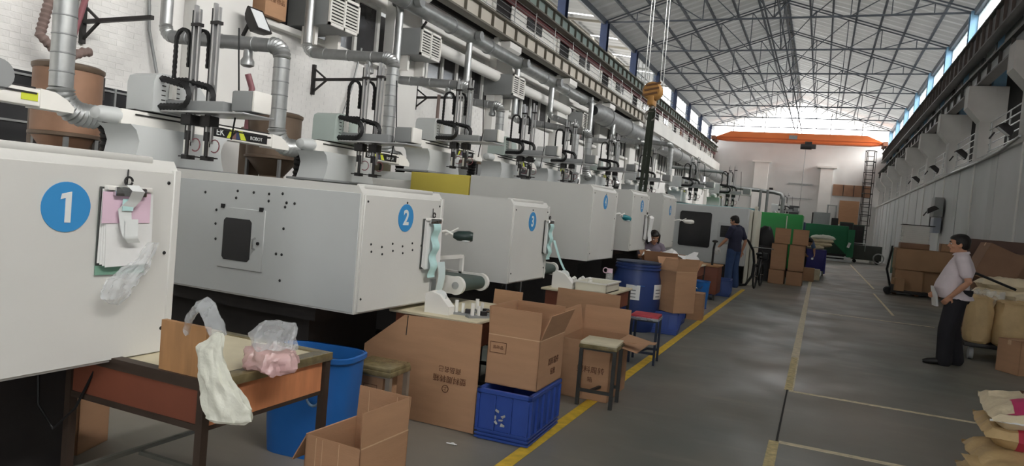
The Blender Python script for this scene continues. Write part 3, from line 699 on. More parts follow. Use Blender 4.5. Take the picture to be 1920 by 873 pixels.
def duct_unit(label, Y, xa, za, xb, zb, zc, r=.1, out='Y', topz=5.62, low=True):
    """branch of the main duct: stub, drop, run towards the aisle, second drop, hooked end"""
    d = thing('branch_duct', label, 'duct', (xb, Y, zb), 0, 'branch ducts over the machines')
    X = xa-xb; e = .17
    st = MB().tube([(-8.3-xb+.12, 0, topz-zb), (X-e, 0, topz-zb)]+[(X-e+e*sin(a), 0, topz-zb-e+e*cos(a)) for a in [i*pi/2/6 for i in range(1, 7)]]+[(X, 0, za-zb+e)], r*.8, 14)
    st.obj('drop_pipe', galv_m, d)
    MB().cyl((-8.3-xb+.26, 0, topz-zb), r*1.15, .14, 'X').obj('damper_clamp', galvd_m, d)
    s = MB(); ribbed(s, [(X, 0, za-zb+e)]+[(X+e-e*cos(a), 0, za-zb+e-e*sin(a)) for a in [i*pi/2/6 for i in range(1, 7)]], r*.85, .025, .06, 14); s.obj('lower_elbow', galv_m, d)
    MB().tube([(X+e, 0, za-zb), (-e, 0, 0)], r*.9, 14).obj('cross_pipe', galvd_m, d)
    rn = MB().lathe([(r*.9,-.012),(r*.97,-.006),(r*.97,.006),(r*.9,.012)], (0,0,0), 16, 'X').mesh('seam_ring', galvd_m)
    n = max(2, int((-X-2*e)/.45))
    for i in range(n): link('seam_ring', rn, d, (X+e+(i+.5)*(-X-2*e)/n, 0, (za-zb)*(1-(i+.5)/n)))
    s = MB(); ribbed(s, [(-e, 0, 0)]+[(-e+e*sin(a), 0, -e+e*cos(a)) for a in [i*pi/2/8 for i in range(1, 9)]], r*1.05, .022, .07, 16); s.obj('flexible_elbow', galv_m, d)
    h = zb-zc
    MB().tube([(0,0,-e), (0,0,-h+.22)], r, 18).obj('vertical_pipe', galv_m, d)
    rv = MB().lathe([(r,-.008),(r*1.05,-.003),(r*1.05,.003),(r,.008)], (0,0,0), 18).mesh('seam_ring', galvd_m)
    k = int((h-.45)/.17)
    for i in range(k): link('seam_ring', rv, d, (0, 0, -e-.12-i*.17))
    s = MB(); ex = .22
    ribbed(s, [(0,0,-h+.22)]+[(0, ex-ex*cos(a), -h+.22-ex*sin(a)) for a in [i*pi/2/8 for i in range(1, 9)]]+[(0, ex+.14, -h)], r*1.08, .024, .09, 16); s.obj('flexible_elbow', galv_m, d)
    if low:
        s = MB(); ribbed(s, [(0, ex+.14, -h), (-.03, ex+.28, -h-.03), (-.08, ex+.36, -h-.16), (-.1, ex+.36, -h-.4)], r*.85, .03, .1, 12); s.obj('black_hose', black_m, d)
    # hopper cone tee under the cross pipe
    MB().lathe([(r*.55, 0), (r*.6,-.1), (r*.85,-.14), (r*.85,-.2), (r*.5,-.22)], (-.32*abs(X)+.1, 0, -.05), 14).obj('tee_cone', galv_m, d)
    return d
duct_unit('branch duct whose silver drop hooks in front of the big brown hopper', 4.25, -8.2, 4.0, -6.5, 3.9, 2.06, .1)
duct_unit('branch duct crossing behind the arms of the robot over machine 2', 6.95, -8.5, 3.46, -6.4, 3.32, 2.06, .1)
duct_unit('branch duct ending above the robot over machine 3, under the air conditioner', 9.82, -8.5, 3.91, -6.68, 3.82, 2.2, .1)
duct_unit('branch duct dropping onto machine 4 with a thin brown hose beside it', 12.59, -8.5, 3.99, -6.72, 3.9, 2.5, .1)
duct_unit('branch duct with short cross pipe behind the machine 4 robot arms', 15.39, -8.3, 4.02, -7.3, 3.95, 2.6, .1)
duct_unit('branch duct beyond the second pier with long cross pipe', 21.2, -8.3, 4.5, -7.35, 4.3, 2.6, .11)
duct_unit('branch duct over machine 6 with plain cross pipe', 18.4, -8.3, 4.0, -6.0, 3.75, 2.55, .1)
duct_unit('branch duct just before the hook sling', 24.5, -8.0, 4.2, -6.9, 4.15, 2.7, .11)
duct_unit('branch duct just beyond the hook sling', 27.5, -8.0, 4.6, -6.6, 4.5, 2.7, .12, topz=5.5)
duct_unit('branch duct farthest along, beneath the white beam', 31.5, -8.0, 5.0, -6.4, 4.9, 2.9, .12, topz=5.5)
# return line over the far machines
o = thing('steam_pipe', 'long thin grey pipe loop over the teal and green machines', 'pipe', (0,0,0))
MB().tube([(-5.6,27,3.1),(-1.75,28.5,2.95),(-1.5,28.6,2.9),(-1.4,28.6,2.7),(-1.4,28.6,2.1)], .075, 10).obj('pipe_run', galvd_m, o)
for x in (-3.2, -2.2, -1.95): MB().tube([(x,28.2,3.0),(x,28.2,1.8)], .05, 8).obj('drop_pipe', galvd_m, o)
MB().tube([(-5.2,26,3.5),(-3.4,26.5,3.45),(-3.2,26.5,3.3),(-3.2,26.5,2.0)], .06, 8).obj('upper_run', galvd_m, o)

# ------------------------------------------------------------------ hopper dryers
def hopper(label, loc, r, h, mt, mt2, pipe=True):
    t = thing('hopper_dryer', label, 'hopper', loc)
    MB().lathe([(r*.2,-.28),(r*.45,-.24),(r*.95,.0),(r,.02),(r,h),(0,h)], (0,0,0), 32).obj('drum', mt, t)
    MB().lathe([(r*1.02,0),(r*1.05,.02),(r*1.05,.05),(r*.9,.075),(0,.09)], (0,0,h), 32).obj('lid', mt2, t)
    MB().lathe([(r*1.0,-.02),(r*1.06,-.01),(r*1.06,.02),(r*1.0,.03)], (0,0,.02), 32).obj('rim_band', mt2, t)
    for a in (-.5, 1.2, 2.8): MB().box((r*1.02*cos(a), r*1.02*sin(a), h-.12), (.03,.03,.24), (0,0,a)).obj('clamp', dark_m, t)
    MB().lathe([(r*.45,-.24),(r*.5,-.3),(r*.5,-.8),(r*.3,-.85)], (0,0,0), 20).obj('throat', mt2, t)
    MB().bb(-r*1.5,-r*.9, -.12,.12, -.75, h*.75, .04).obj('blower_housing', mt2, t)
    for sx in (-.8, .8):
        for sy in (-.5, .5): MB().bar((sx*r, sy*r, -loc[2]), (sx*r, sy*r, .0), .04).obj('stand_leg', galvd_m, t)
    MB().bb(-r, r, -r*.7, r*.7, -.9, -.83).obj('stand_plate', galvd_m, t)
    if pipe: MB().tube([(0,0,h+.08),(0,0,h+.2),(-.03,-.08,h+.27),(-.1,-.3,h+.26)], .06, 12).obj('inlet_elbow', galvd_m, t)
    return t
hopper('big tan-brown hopper dryer with clamped lid by the barred low window', (-7.5, 4.98, 1.87), .325, .7, brownsteel_m, brownd_m, False)
hopper('dull brown hopper dryer with inlet elbow behind the EK ROBOT beam end', (-7.5, 8.1, 1.93), .38, .62, brownd_m, brownd_m)
hopper('olive hopper dryer partly hidden behind the robot over machine 4', (-7.4, 10.45, 1.72), .34, .45, M('olive_hopper', (128,122,100), .5, .2, .1, 3), brownd_m)
hopper('grey hopper dryer with wall lamp bracket above, over machine 6', (-7.4, 20.6, 1.95), .42, .75, grey_m, grey_m)
hopper('dark hopper dryer close to the row of thin drop ducts', (-7.6, 14.6, 1.95), .3, .5, grey_m, brownd_m)
for lb, loc in (('bundle of dark steel posts behind the robot over machine 3', (-7.6, 10.3, 1.0)),):
    t = thing('valve_stand', lb, 'stand', loc)
    for i in range(4): MB().bar((i*.12, 0, -1), (i*.12, 0, 1.35), .03).obj('post', dark_m, t)
    for z in (.2, .6, 1.1): MB().bar((0, 0, z), (.36, 0, z), .025).obj('crossbar', dark_m, t)

# ------------------------------------------------------------------ wall fittings and hoses
def wall_bracket(label, y, z, x1):
    t = thing('wall_bracket', label, 'bracket', (-9.0, y, z), 0, 'duct brackets on the brick wall')
    MB().bb(0, .06, -.03, .03, -.28, .28).obj('wall_plate', dark_m, t); MB().bar((.03,0,0), (x1+9, 0, .02), .05).obj('arm', dark_m, t)
    MB().bar((.05,0,-.22), (.35,0,0), .03).bar((.05,0,.2), (.35,0,0), .03).obj('strut', dark_m, t)
wall_bracket('black bracket with long arm holding the duct behind machine 1', 6.1, 3.45, -7.7)
wall_bracket('thin black bracket under the cross pipe next to the air conditioner', 10.6, 3.6, -7.2)
wall_bracket('thin dark bracket on the wall past the white pier', 14.2, 3.9, -7.6)
o = MB(); ribbed(o, [(-8.7,5.6,4.3),(-8.7,5.5,3.6),(-8.7,5.4,3.1),(-8.65,5.55,2.95),(-8.6,5.75,2.93),(-8.58,5.86,3.0),(-8.56,5.95,3.02)], .055, .03, .12, 12)
T(o.obj('suction_hose', brownhose_m), 'brown ribbed suction hose curling on the brick wall', 'hose')
o = MB().tube([(-8.87,6.15,4.3),(-8.82,6.02,3.75),(-8.72,5.82,3.2),(-8.5,5.62,2.75),(-8.2,5.5,2.5)], .038, 10).obj('suction_hose', redhose_m); T(o, 'smooth dull red hose rising beside the silver duct', 'hose')
o = MB().tube([(-7.9,7.9,3.15),(-7.85,7.95,2.95),(-7.7,7.75,2.2)], .045, 10).obj('suction_hose', redhose_m); T(o, 'short dark red hose under the cross pipe tee', 'hose')
o = MB().tube([(-8.95,7.0,4.3),(-8.95,7.05,3.6),(-8.9,7.3,2.6),(-8.8,7.4,2.0)], .022, 8).obj('cable_conduit', galvd_m); T(o, 'thin grey conduit hanging diagonally on the brick wall', 'conduit')
o = MB().tube([(-8.9,11.9,4.5),(-8.9,11.7,3.7),(-8.9,11.2,2.4)], .02, 8).obj('cable_conduit', galvd_m); T(o, 'thin pale conduit hanging below the window air conditioner', 'conduit')
o = MB().tube([(-7.4,12.6,3.7),(-7.4,12.6,3.0),(-7.38,12.55,2.5),(-7.3,12.55,2.2)], .035, 10).obj('suction_hose', brownhose_m); T(o, 'thin brown hose hanging straight from a duct tee', 'hose')
for y, lb in ((11.27, 'window air conditioner with slatted front beside the first white pier'), (14.3, 'window air conditioner just past the silver duct, second one along'), (19.2, 'window air conditioner above the dark barred window'), (25.5, 'window air conditioner farthest along the band')):
    a = thing('air_conditioner', lb, 'air conditioner', (-8.82, y-.9, {11.27:4.72,14.3:4.9,19.2:4.92,25.5:4.85}[y]), 0, 'window air conditioners')
    MB().bb(-.3, .62, -.42, .42, -.28, .3, .02).obj('casing', grey_m, a)
    MB().bb(.62, .63, -.4, .4, -.26, .28).obj('recess', black_m, a)
    fr = MB(); fr.bb(.62,.66,-.42,.42,.25,.3).bb(.62,.66,-.42,.42,-.28,-.23).bb(.62,.66,-.42,-.38,-.28,.3).bb(.62,.66,.38,.42,-.28,.3).bb(.62,.66,-.02,.02,-.28,.3); fr.obj('grille_frame', bwhite_m, a)
    sm = MB().box((.64,0,0), (.02,.76,.03), (0,.4,0)).mesh('slat', bwhite_m)
    for i in range(8): link('slat', sm, a, (0, 0, -.2+i*.057))
    for yy in (-.35, .3): MB().bb(.0, .3, yy, yy+.08, -.6, -.28).obj('support', bwhite_m, a)
def floodlight(label, loc, rx, s=1.0, rz=0):
    f = thing('floodlight', label, 'lamp', loc, rz, 'floodlights'); f.scale = (s, s, s)
    h = MB(); h.loft([[Vector((x*k, -.16*k+.0, 0)) if False else Vector((x*k, z*k, d)) for x, z in ((-.2,-.15),(.2,-.15),(.2,.15),(-.2,.15))] for k, d in ((.55,-.16),(.8,-.1),(1,0),(1.02,.03))]); 
    R = Matrix.Rotation(rx, 4, 'Y'); h.xf(R); h.obj('housing', dark_m, f)
    g = MB().bb(-.17,.17,-.12,.12,.025,.035); g.xf(R); g.obj('glass', lamp_m, f)
    MB().bar((-.2,0,-.05), (-.3,0,-.22), .04).obj('yoke', dark_m, f)
floodlight('black floodlight on the white pier above the cross pipe', (-8.4, 8.55, 4.12), rad(58), 1.05)
for i, gy in enumerate(GY[4:9]):
    floodlight(['floodlight under the first grey corbel column, nearest one', 'floodlight at the second grey column from the near end', 'floodlight at the third grey column from the near end', 'floodlight at the fourth grey column from the near end', 'floodlight at the fifth grey column from the near end'][i], (3.42, gy-.3, 4.1), rad(-140), .85, 0)
o = MB().tube([(3.72,18.2,4.0),(3.70,20,3.86),(3.70,22.5,3.82),(3.70,27,3.86)], .03, 8).obj('cable_conduit', galv_m); T(o, 'sagging pale cable along the ledge of the grey wall', 'cable')
bx = thing('carton', 'brown carton lying on the ledge in the window band', 'carton', (-8.85, 9.25, 4.37))
MB().bb(-.2, .12, -.25, .25, 0, .5, .006).obj('body', card_m, bx)
text('printing', '贵重物品', .1, (.123, 0, .28), FACE_X, print_m, bx)
# ------------------------------------------------------------------ cartons, crates, stools, tables
def carton(label, loc, rz, w, d, h, flaps=None, mt=None, tilt=None, group=None, closed=False):
    """corrugated carton with real wall thickness; flaps = angle in degrees from upright (+ outwards) for -Y, +X, +Y, -X"""
    mt = mt or card_m; t = .006
    m_ = MB()
    m_.bb(-w/2, w/2, -d/2, d/2, 0, t); m_.bb(-w/2, w/2, -d/2, -d/2+t, 0, h); m_.bb(-w/2, w/2, d/2-t, d/2, 0, h)
    m_.bb(-w/2, -w/2+t, -d/2, d/2, 0, h); m_.bb(w/2-t, w/2, -d/2, d/2, 0, h)
    if closed: m_.bb(-w/2, w/2, -d/2, d/2, h-t, h)
    o = m_.obj('carton', mt, None, loc, rz); T(o, label, 'carton', group)
    if tilt: o.rotation_euler = (tilt[0], tilt[1], rz)
    if flaps:
        fl_ = min(w, d)*.5
        for (nx, ny, L), a in zip(((0,-1,w),(1,0,d),(0,1,w),(-1,0,d)), flaps):
            if a is None: continue
            f = MB().bb(-L/2+.004, L/2-.004, -.003, .003, 0, fl_)
            R = Matrix.Translation((nx*(w/2-.003), ny*(d/2-.003), h)) @ Matrix.Rotation(math.atan2(ny, nx)+pi/2, 4, 'Z') @ Matrix.Rotation(rad(a), 4, 'X')
            f.xf(R); f.obj('flap', mt, o)
            e = MB().bb(-L/2+.002, L/2-.002, -.0042, -.003, -.003, .003); e.xf(Matrix.Translation((nx*(w/2-.003), ny*(d/2-.003), h)) @ Matrix.Rotation(math.atan2(ny, nx)+pi/2, 4, 'Z')); e.obj('crease', carde_m, o)
    if closed: MB().bb(-w/2-.001, w/2+.001, -.025, .025, h, h+.001).bb(-w/2-.001, -w/2, -.025, .025, h-.06, h).obj('tape', tape_m if False else carde_m, o)
    return o
def print_block(parent, loc, rot, lines, s):
    R = Euler(rot).to_matrix(); up = R @ Vector((0,1,0))
    for i, (tx, k) in enumerate(lines):
        text('printing', tx, s*k, Vector(loc)-up*(s*1.35*i), rot, print_m, parent, .0005)
def frame_print(parent, loc, w, h, face='Y'):
    m_ = MB()
    for a in ((-w/2, w/2, h/2-.003, h/2), (-w/2, w/2, -h/2, -h/2+.003), (-w/2, -w/2+.003, -h/2, h/2), (w/2-.003, w/2, -h/2, h/2)): m_.bb(a[0], a[1], -.0006, .0006, a[2], a[3])
    o = m_.obj('printed_frame', print_m, parent); o.location = loc
    return o

# open carton nearest the camera
c = carton('open empty carton with raised flaps in front of the blue tub', (-2.005, 2.90, 0), rad(-3), .335, .38, .365, (None, -2, 3, 150))
MB().tube([(-.10,-.192,.0),(-.10,-.192,.36)], .0015, 6).tube([(-.06,-.192,.0),(-.06,-.192,.36)], .0015, 6).tube([(.04,-.192,0),(.04,-.192,.36)], .0015, 6).tube([(.09,.186,.37),(.09,.182,.52)], .0015, 6).tube([(-.09,.186,.37),(-.09,.182,.52)], .0015, 6).obj('crease', carde_m, c)
# big flattened carton leaning on the second workbench
sh_ = MB(); P = [(-2.36,.0),(-2.0,.0),(-2.03,.745),(-2.64,.725),(-2.92,.5),(-2.9,.42),(-2.4,.42)]
P = [(-2.5,.005),(-2.0,.005),(-2.02,.74),(-2.63,.72),(-2.94,.47),(-2.94,.30),(-2.58,.005)]
sh_.prism(P, -.006, .006, 'XZ')
o = sh_.obj('flat_carton', card_m); T(o, 'big flattened brown carton with upside-down printing leaning on the workbench', 'carton')
o.location = (0, 4.22, 0); o.rotation_euler = (rad(-3), 0, 0)
MB().bb(-2.603,-2.597,-.008,-.005,.58,.72).obj('slot', dark_m, o)
UP = (rad(-90), rad(180), rad(180)); UP = (rad(90), rad(180), 0)
print_block(o, (-2.22, -.008, .335), UP, (('塑料周转箱', 1),), .052); print_block(o, (-2.225, -.008, .40), UP, (('商品名己', .85),), .052)
MB().lathe([(.026,-.001),(.026,.001),(.022,.001),(.022,-.001)], (-2.245,-.008,.265), 24, 'Y', False).obj('printed_ring', print_m, o); text('printing', '上', .034, (-2.245,-.0085,.265), UP, print_m, o, .0005)

def crate(label, loc, rz, w, d, h, mt, group=None, nr=(4, 6), sticker=True):
    t = MB()
    def ring(x, y, z): return [Vector(p) for p in ((-x,-y,z),(x,-y,z),(x,y,z),(-x,y,z))]
    W, D = w/2, d/2
    t.loft([ring(W-.02,D-.02,0), ring(W-.012,D-.012,h-.02), ring(W-.016,D-.016,h), ring(W-.035,D-.035,h-.002), ring(W-.04,D-.04,.02)])
    o = t.obj('crate', mt, None, loc, rz); T(o, label, 'crate', group)
    MB().bb(-W, W, -D, -D+.03, h-.025, h+.004, .004,1).bb(-W, W, D-.03, D, h-.025, h+.004, .004,1).bb(-W, -W+.03, -D, D, h-.025, h+.004, .004,1).bb(W-.03, W, -D, D, h-.025, h+.004, .004,1).obj('rim', mt, o)
    for z in (.01, .035, .06): MB().bb(-W+.004, W-.004, -D+.004, D-.004, z, z+.012).obj('base_band', mt, o)
    rx = MB().bb(-.005,.005,-.012,.004,.07,h-.03).mesh('rib', mt); ry = MB().bb(-.004,.012,-.005,.005,.07,h-.03).mesh('rib', mt)
    for i in range(nr[0]):
        x = -W+.02+(w-.04)*i/(nr[0]-1); link('rib', rx, o, (x, -D+.01, 0)); link('rib', rx, o, (x, D-.004, 0))
    for i in range(nr[1]):
        y = -D+.02+(d-.04)*i/(nr[1]-1); link('rib', ry, o, (W-.01, y, 0)); link('rib', ry, o, (-W+.002, y, 0))
    return o
k1 = crate('blue stackable crate under the open carton, torn label on its end', (-1.79, 4.49, 0), rad(2), .39, .64, .335, cratebl_m)
st_ = MB()
for i, (x, z, a) in enumerate(((-.03,.21,.4),(.02,.18,-.6),(-.03,.13,.9),(.02,.12,.2),(-.04,.165,1.4),(.0,.15,.1))): st_.box((x-.01, -.3205, z), (.028,.002,.016), (0, a, 0))
st_.wob(.008, 40).obj('torn_label', M('worn_label', (170,172,170), .7), k1)
k1t = carton('open printed carton with raised flaps standing on the blue crate', (-1.80, 4.55, .345), rad(1), .375, .50, .335, (2, 20, -6, 4))
fp_ = frame_print(k1t, (-.11, -.2515, .25), .12, .075); print_block(k1t, (-.11, -.252, .25), FACE_Y, (('易碎品', 1),), .026)
print_block(k1t, (.189, .05, .16), FACE_X, (('周转箱件', 1), ('轻放', .9)), .055)
# second crate-size carton behind, with its long flap reaching right
c = carton('open carton whose long flap sticks out behind the worn stool', (-1.70, 5.92, 0), rad(1), .44, .62, .49, (None, 100, 8, 10)); print_block(c, (.06, -.313, .25), FACE_Y, (('塑料周转', 1), ('箱', .8)), .06)
MB().box((.39, -.2, .52), (.34, .12, .005), (0, rad(-4), rad(4))).obj('flap', card_m, c)
# flat sheet leaning on third workbench
o = MB().bb(-.36,.30,-.006,.006,0,.76).obj('flat_carton', card_m, None, (-2.04,6.75,.005)); o.rotation_euler = (rad(-4),0,0); T(o, 'flattened carton sheet with upside-down printing leaning on the third workbench', 'carton')
print_block(o, (.0,-.008,.33), UP, (('塑料周转箱', 1),), .065); print_block(o, (.0,-.008,.41), UP, (('商品名己', .85),), .065)
o = MB().bb(-.13,.13,-.005,.005,0,.42).obj('flat_carton', card_m, None, (-2.36,5.4,.42)); o.rotation_euler = (rad(-6),0,0); T(o, 'raised carton flap board standing behind the printed open carton', 'carton')
o = MB(); 
for z in (.35,.0): o.bb(-.25,.2,-.25,.25,z,z+.03)
for sx in (-.22,.17):
    for sy in (-.22,.22): o.bb(sx,sx+.03,sy,sy+.03,0,.4)
T(o.obj('parts_rack', dark_m, None, (-2.38,5.65,0)), 'low dark steel rack hidden behind the printed cartons', 'rack')

def stool(label, loc, rz, w, d, h, leg_m, seat_m, lr=.014, group='work stools', wrap=True):
    s = thing('stool', label, 'stool', loc, rz, group); W, D = w/2, d/2
    MB().bb(-W, W, -D, D, h-.03, h, .008).obj('seat', seat_m, s)
    if wrap: MB().bb(-W-.004, W+.004, -D-.004, D+.004, h-.055, h-.022, .006).wob(.006, 25).obj('tape_wrap', tape_m if seat_m is not red_m else clear_m, s)
    lm = MB().bb(-lr, lr, -lr, lr, 0, h-.04).mesh('leg', leg_m)
    for sx in (-1, 1):
        for sy in (-1, 1): link('leg', lm, s, (sx*(W-lr), sy*(D-lr), 0))
    for sy in (-1, 1): MB().bb(-W+.01, W-.01, sy*(D-lr)-.01, sy*(D-lr)+.01, .11, .135).obj('stretcher', leg_m, s)
    MB().bar((-.04, -D+lr, .1225), (.02, D-lr, .1225), .02).obj('stretcher', leg_m, s)
    MB().bb(-W+.01, W-.01, -D+lr, -D+lr+.01, h-.07, h-.04).bb(-W+.01, W-.01, D-lr-.01, D-lr, h-.07, h-.04).obj('apron', leg_m, s)
    return s
stool('worn stool with scuffed cream seat straddling the yellow line', (-1.54, 5.56, .004), rad(4), .30, .30, .52, M('dark_stool_steel', (58,58,56), .5, .3, .15, 8), tabletop_m)
stool('stool with red vinyl seat beside the blue barrel', (-1.62, 7.52, .004), rad(4), .29, .30, .52, M('blue_black_stool_steel', (36,44,60), .5, .3, .1, 8), red_m, .012)
s = stool('stool wrapped in brown tape, printed carton held between its legs', (-2.52, 3.83, 0), rad(3), .30, .26, .47, M('rusty_grey_steel', (150,138,124), .55, .3, .15, 8), tape_m, .016)
b_ = MB().bb(-.10,.08,-.09,.09,.135,.40).obj('held_carton', card_m, s); frame_print(b_, (-.01,-.0915,.31), .1, .07); print_block(b_, (-.01,-.092,.31), FACE_Y, (('易碎品', 1),), .022)

# blue tub with a rope handle
t = thing('tub', 'deep blue plastic tub with rope handle between the desk and the taped stool', 'tub', (-2.66, 3.36, 0))
def sq(r, z, k=.62):
    out = []
    for i in range(32):
        a = 2*pi*i/32; c_, s_ = cos(a), sin(a); p = 4.0
        q = (abs(c_)**p+abs(s_)**p)**(-1/p); out.append(Vector((r*c_*q*1.0, r*s_*q*k, z)))
    return out
MB().loft([sq(.30,0),sq(.315,.15),sq(.33,.57),sq(.335,.6),sq(.325,.6),sq(.315,.56),sq(.29,.03)]).obj('shell', tub_m, t)
MB().loft([sq(.338,.565),sq(.35,.575),sq(.35,.6),sq(.338,.605)], False).obj('rim', tub_m, t); MB().loft([sq(.30,.50),sq(.28,.52),sq(.15,.55),sq(.02,.53)]).wob(.02, 8).obj('black_liner', black_m, t)
t.rotation_euler = (0,0,rad(8)); t.scale = (.8,.85,1)
rp = MB(); pts = [(.08,-.205,.5),(.08,-.225,.46)]+[(.14+.06*-cos(a),-.235,.40-.07*sin(a)) for a in [i*pi/8 for i in range(9)]]+[(.2,-.225,.46),(.2,-.205,.5)]
ribbed(rp, pts, .008, .008, .12, 8); rp.obj('rope_handle', M('blue_grey_rope', (104,128,150), .9, 0, .15, 30), t)
MB().ell((.205,-.235,.44), .014,.012,.02).obj('knot', MATS['blue_grey_rope'], t)

# desk nearest the camera, steel frame with boarded sides
d = thing('work_desk', 'steel framed desk with orange plywood end and tan backboard under machine 1', 'desk', (-2.61, 2.48, 0))
fr = MATS.get('desk_steel') or M('desk_steel', (70,58,50), .55, .3, .15, 6)
MB().bb(-.42,.42,-.39,.40,.705,.735).obj('desk_top', tabletop_m, d)
MB().bb(.34,.426,-.36,.404,.70,.7385,.003).bb(-.3,.42,.34,.404,.70,.7385,.003).wob(.003, 22).obj('tape_wrap', tape_m, d)
for x, y in ((-.4,-.38),(.4,-.38),(.4,.38),(-.4,.38)): MB().bb(x-.018,x+.018,y-.018,y+.018,0,.73).obj('leg', fr, d)
MB().bb(-.4,.4,-.396,-.372,.70,.73).bb(-.4,.4,-.396,-.372,.535,.56).obj('side_rail', fr, d); MB().bb(.378,.404,-.38,.38,.53,.55).obj('end_rail', fr, d)
MB().bb(-.385,.385,-.388,-.380,.56,.70).obj('side_board', wooddk_m, d)
MB().bb(.39,.405,-.35,.35,.55,.695).obj('end_board', woodo_m, d)
MB().bb(.14,.395,-.385,-.36,.738,.955).obj('back_board', woodb_m, d); MB().bb(-.3,.40,-.40,-.35,.73,.748).obj('board_ledge', fr, d)
MB().bb(-.41,-.39,-.38,.38,.17,.19).bb(-.4,.4,-.01,.01,.15,.17).bb(.39,.41,-.38,.38,.15,.17).obj('stretcher', M('desk_stretcher', (112,112,104), .5, .3, .1, 8), d)
# bags on the desk
def bag(name, label, rings, mt, wob=.01, sc_=14, cat='bag', n=28, seed=1, open_top=False):
    m_ = MB(); R = []
    fine = []
    for a_, b_ in zip(rings, rings[1:]):
        for i in range(5):
            t_ = i/5; fine.append((Vector(a_[0]).lerp(Vector(b_[0]), t_), a_[1]+(b_[1]-a_[1])*t_, a_[2]+(b_[2]-a_[2])*t_, a_[3]+(b_[3]-a_[3])*t_))
    fine.append(rings[-1]); n = 44
    for (x, y, z), rx, ry, az in fine:
        R.append([Vector((x, y, z))+Vector((rx*cos(a)*cos(az)-ry*sin(a)*sin(az), rx*cos(a)*sin(az)+ry*sin(a)*cos(az), 0))*(1+.10*sin(round(6)*a+z*25+seed)+.06*sin(13*a-z*30)) for a in [2*pi*k/n for k in range(n)]])
    m_.loft(R, not open_top); m_.wob(wob, sc_, seed); m_.wob(wob*.35, sc_*3.2, seed+1); return T(m_.obj(name, mt), label, cat)
bag('plastic_bag', 'folded milky plastic bag draped over the desk corner', [((-2.06,2.09,.60),.06,.02,.5),((-2.06,2.09,.612),.085,.03,.5),((-2.07,2.09,.66),.092,.035,.4),((-2.10,2.08,.72),.08,.034,.3),((-2.125,2.065,.78),.066,.03,.2),((-2.145,2.06,.85),.062,.022,.1),((-2.15,2.06,.885),.064,.018,.05),((-2.14,2.06,.905),.056,.016,.0),((-2.125,2.06,.935),.036,.013,.0),((-2.11,2.06,.955),.012,.008,.0)], bagw_m, .007, 16)
bag('plastic_bag', 'crumpled clear bag of small pink parts lying on the desk', [((-2.17,2.42,.738),.10,.09,.3),((-2.17,2.42,.76),.115,.10,.3),((-2.17,2.42,.80),.11,.09,.3),((-2.18,2.43,.83),.09,.07,.3)], pinkbag_m, .02, 16, seed=3)
bag('plastic_bag', 'clear empty bag top standing over the pink parts', [((-2.17,2.43,.835),.09,.07,.3),((-2.18,2.44,.88),.10,.05,.3),((-2.17,2.45,.93),.09,.02,.3),((-2.16,2.45,.95),.07,.008,.3)], clear_m, .014, 18, seed=5)
m_ = MB(); pts = [(-2.33,2.10,.93),(-2.31,2.09,.98),(-2.27,2.085,1.03),(-2.235,2.085,1.055),(-2.20,2.085,1.03),(-2.17,2.09,.98),(-2.15,2.10,.93)]
m_.tube(dense(pts, .008), .034, 16, True, .4).wob(.008, 26, 4).wob(.004, 70, 2); T(m_.obj('plastic_bag', clear_m), 'clear carrier bag handles looped over the tan backboard', 'bag')

# workbenches behind
def bench(label, x0, x1, y0, y1, z, skirt=True):
    t = thing('workbench', label, 'table', ((x0+x1)/2, (y0+y1)/2, 0), 0, 'workbenches by the machines'); W, D = (x1-x0)/2, (y1-y0)/2
    MB().bb(-W,W,-D,D,z-.022,z,.004,1).obj('bench_top', tabletop_m, t)
    for sx in (-1,1):
        for sy in (-1,1): MB().bb(sx*(W-.03)-.016, sx*(W-.03)+.016, sy*(D-.04)-.016, sy*(D-.04)+.016, 0, z-.02).obj('leg', dark_m, t)
    if skirt: MB().bb(W-.05,W-.03,-D+.05,D-.05,z-.2,z-.022).obj('skirt', wooddk_m, t); MB().bb(-W+.03,W-.03,-D+.03,-D+.045,z-.2,z-.022).obj('skirt', wooddk_m, t)
    MB().bb(-W+.03,W-.03,D-.06,D-.04,.2,.23).obj('stretcher', dark_m, t)
    return t
bench('cream topped workbench beside machine 2 with white dispenser and jigs', -2.86, -2.13, 4.40, 5.38, .72)
bench('cream topped workbench beside machine 3 with white plastic tray', -2.66, -1.94, 6.98, 8.10, .72)
bench('workbench near the seated woman heaped with white parts', -2.62, -1.98, 12.75, 14.2, .74)
bench('dark small workbench behind the big navy barrel', -2.75, -2.25, 10.3, 11.3, .72, False)
def dispenser(label, loc, rz, s=1.0):
    t = thing('tape_dispenser', label, 'dispenser', loc, rz, 'white tape dispensers'); t.scale = (s,)*3
    MB().prism([(-.1,0),(.1,0),(.1,.06),(.02,.14),(-.06,.16),(-.1,.14)], -.045, .045).obj('body', bwhite_m, t)
    MB().cyl((.0,0,.12), .05, .03, 'Y', 20).obj('roll', numeral_m, t)
dispenser('white slanted tape dispenser standing at the near end of the machine 2 bench', (-2.51, 4.53, .72), 0)
dispenser('white slanted tape dispenser on the machine 3 bench', (-2.47, 7.15, .72), 0, 1.15)
random.seed(3)
def jig(label, loc, k, cat='jig', grp='small white jigs on the benches'):
    t = thing('assembly_jig', label, cat, loc, k, grp)
    MB().bb(-.09,.09,-.035,.035,0,.015).obj('plate', grey_m, t); MB().cyl((-.05,0,.06),.014,.09).obj('pin', bwhite_m, t); MB().cyl((.0,0,.05),.012,.07).obj('pin', bwhite_m, t); MB().tube([(.03,0,.02),(.08,.01,.05),(.12,0,.03)],.008,8).obj('lever', chrome_m, t); MB().bb(.02,.06,-.02,.02,.015,.045).obj('clamp', dark_m, t)
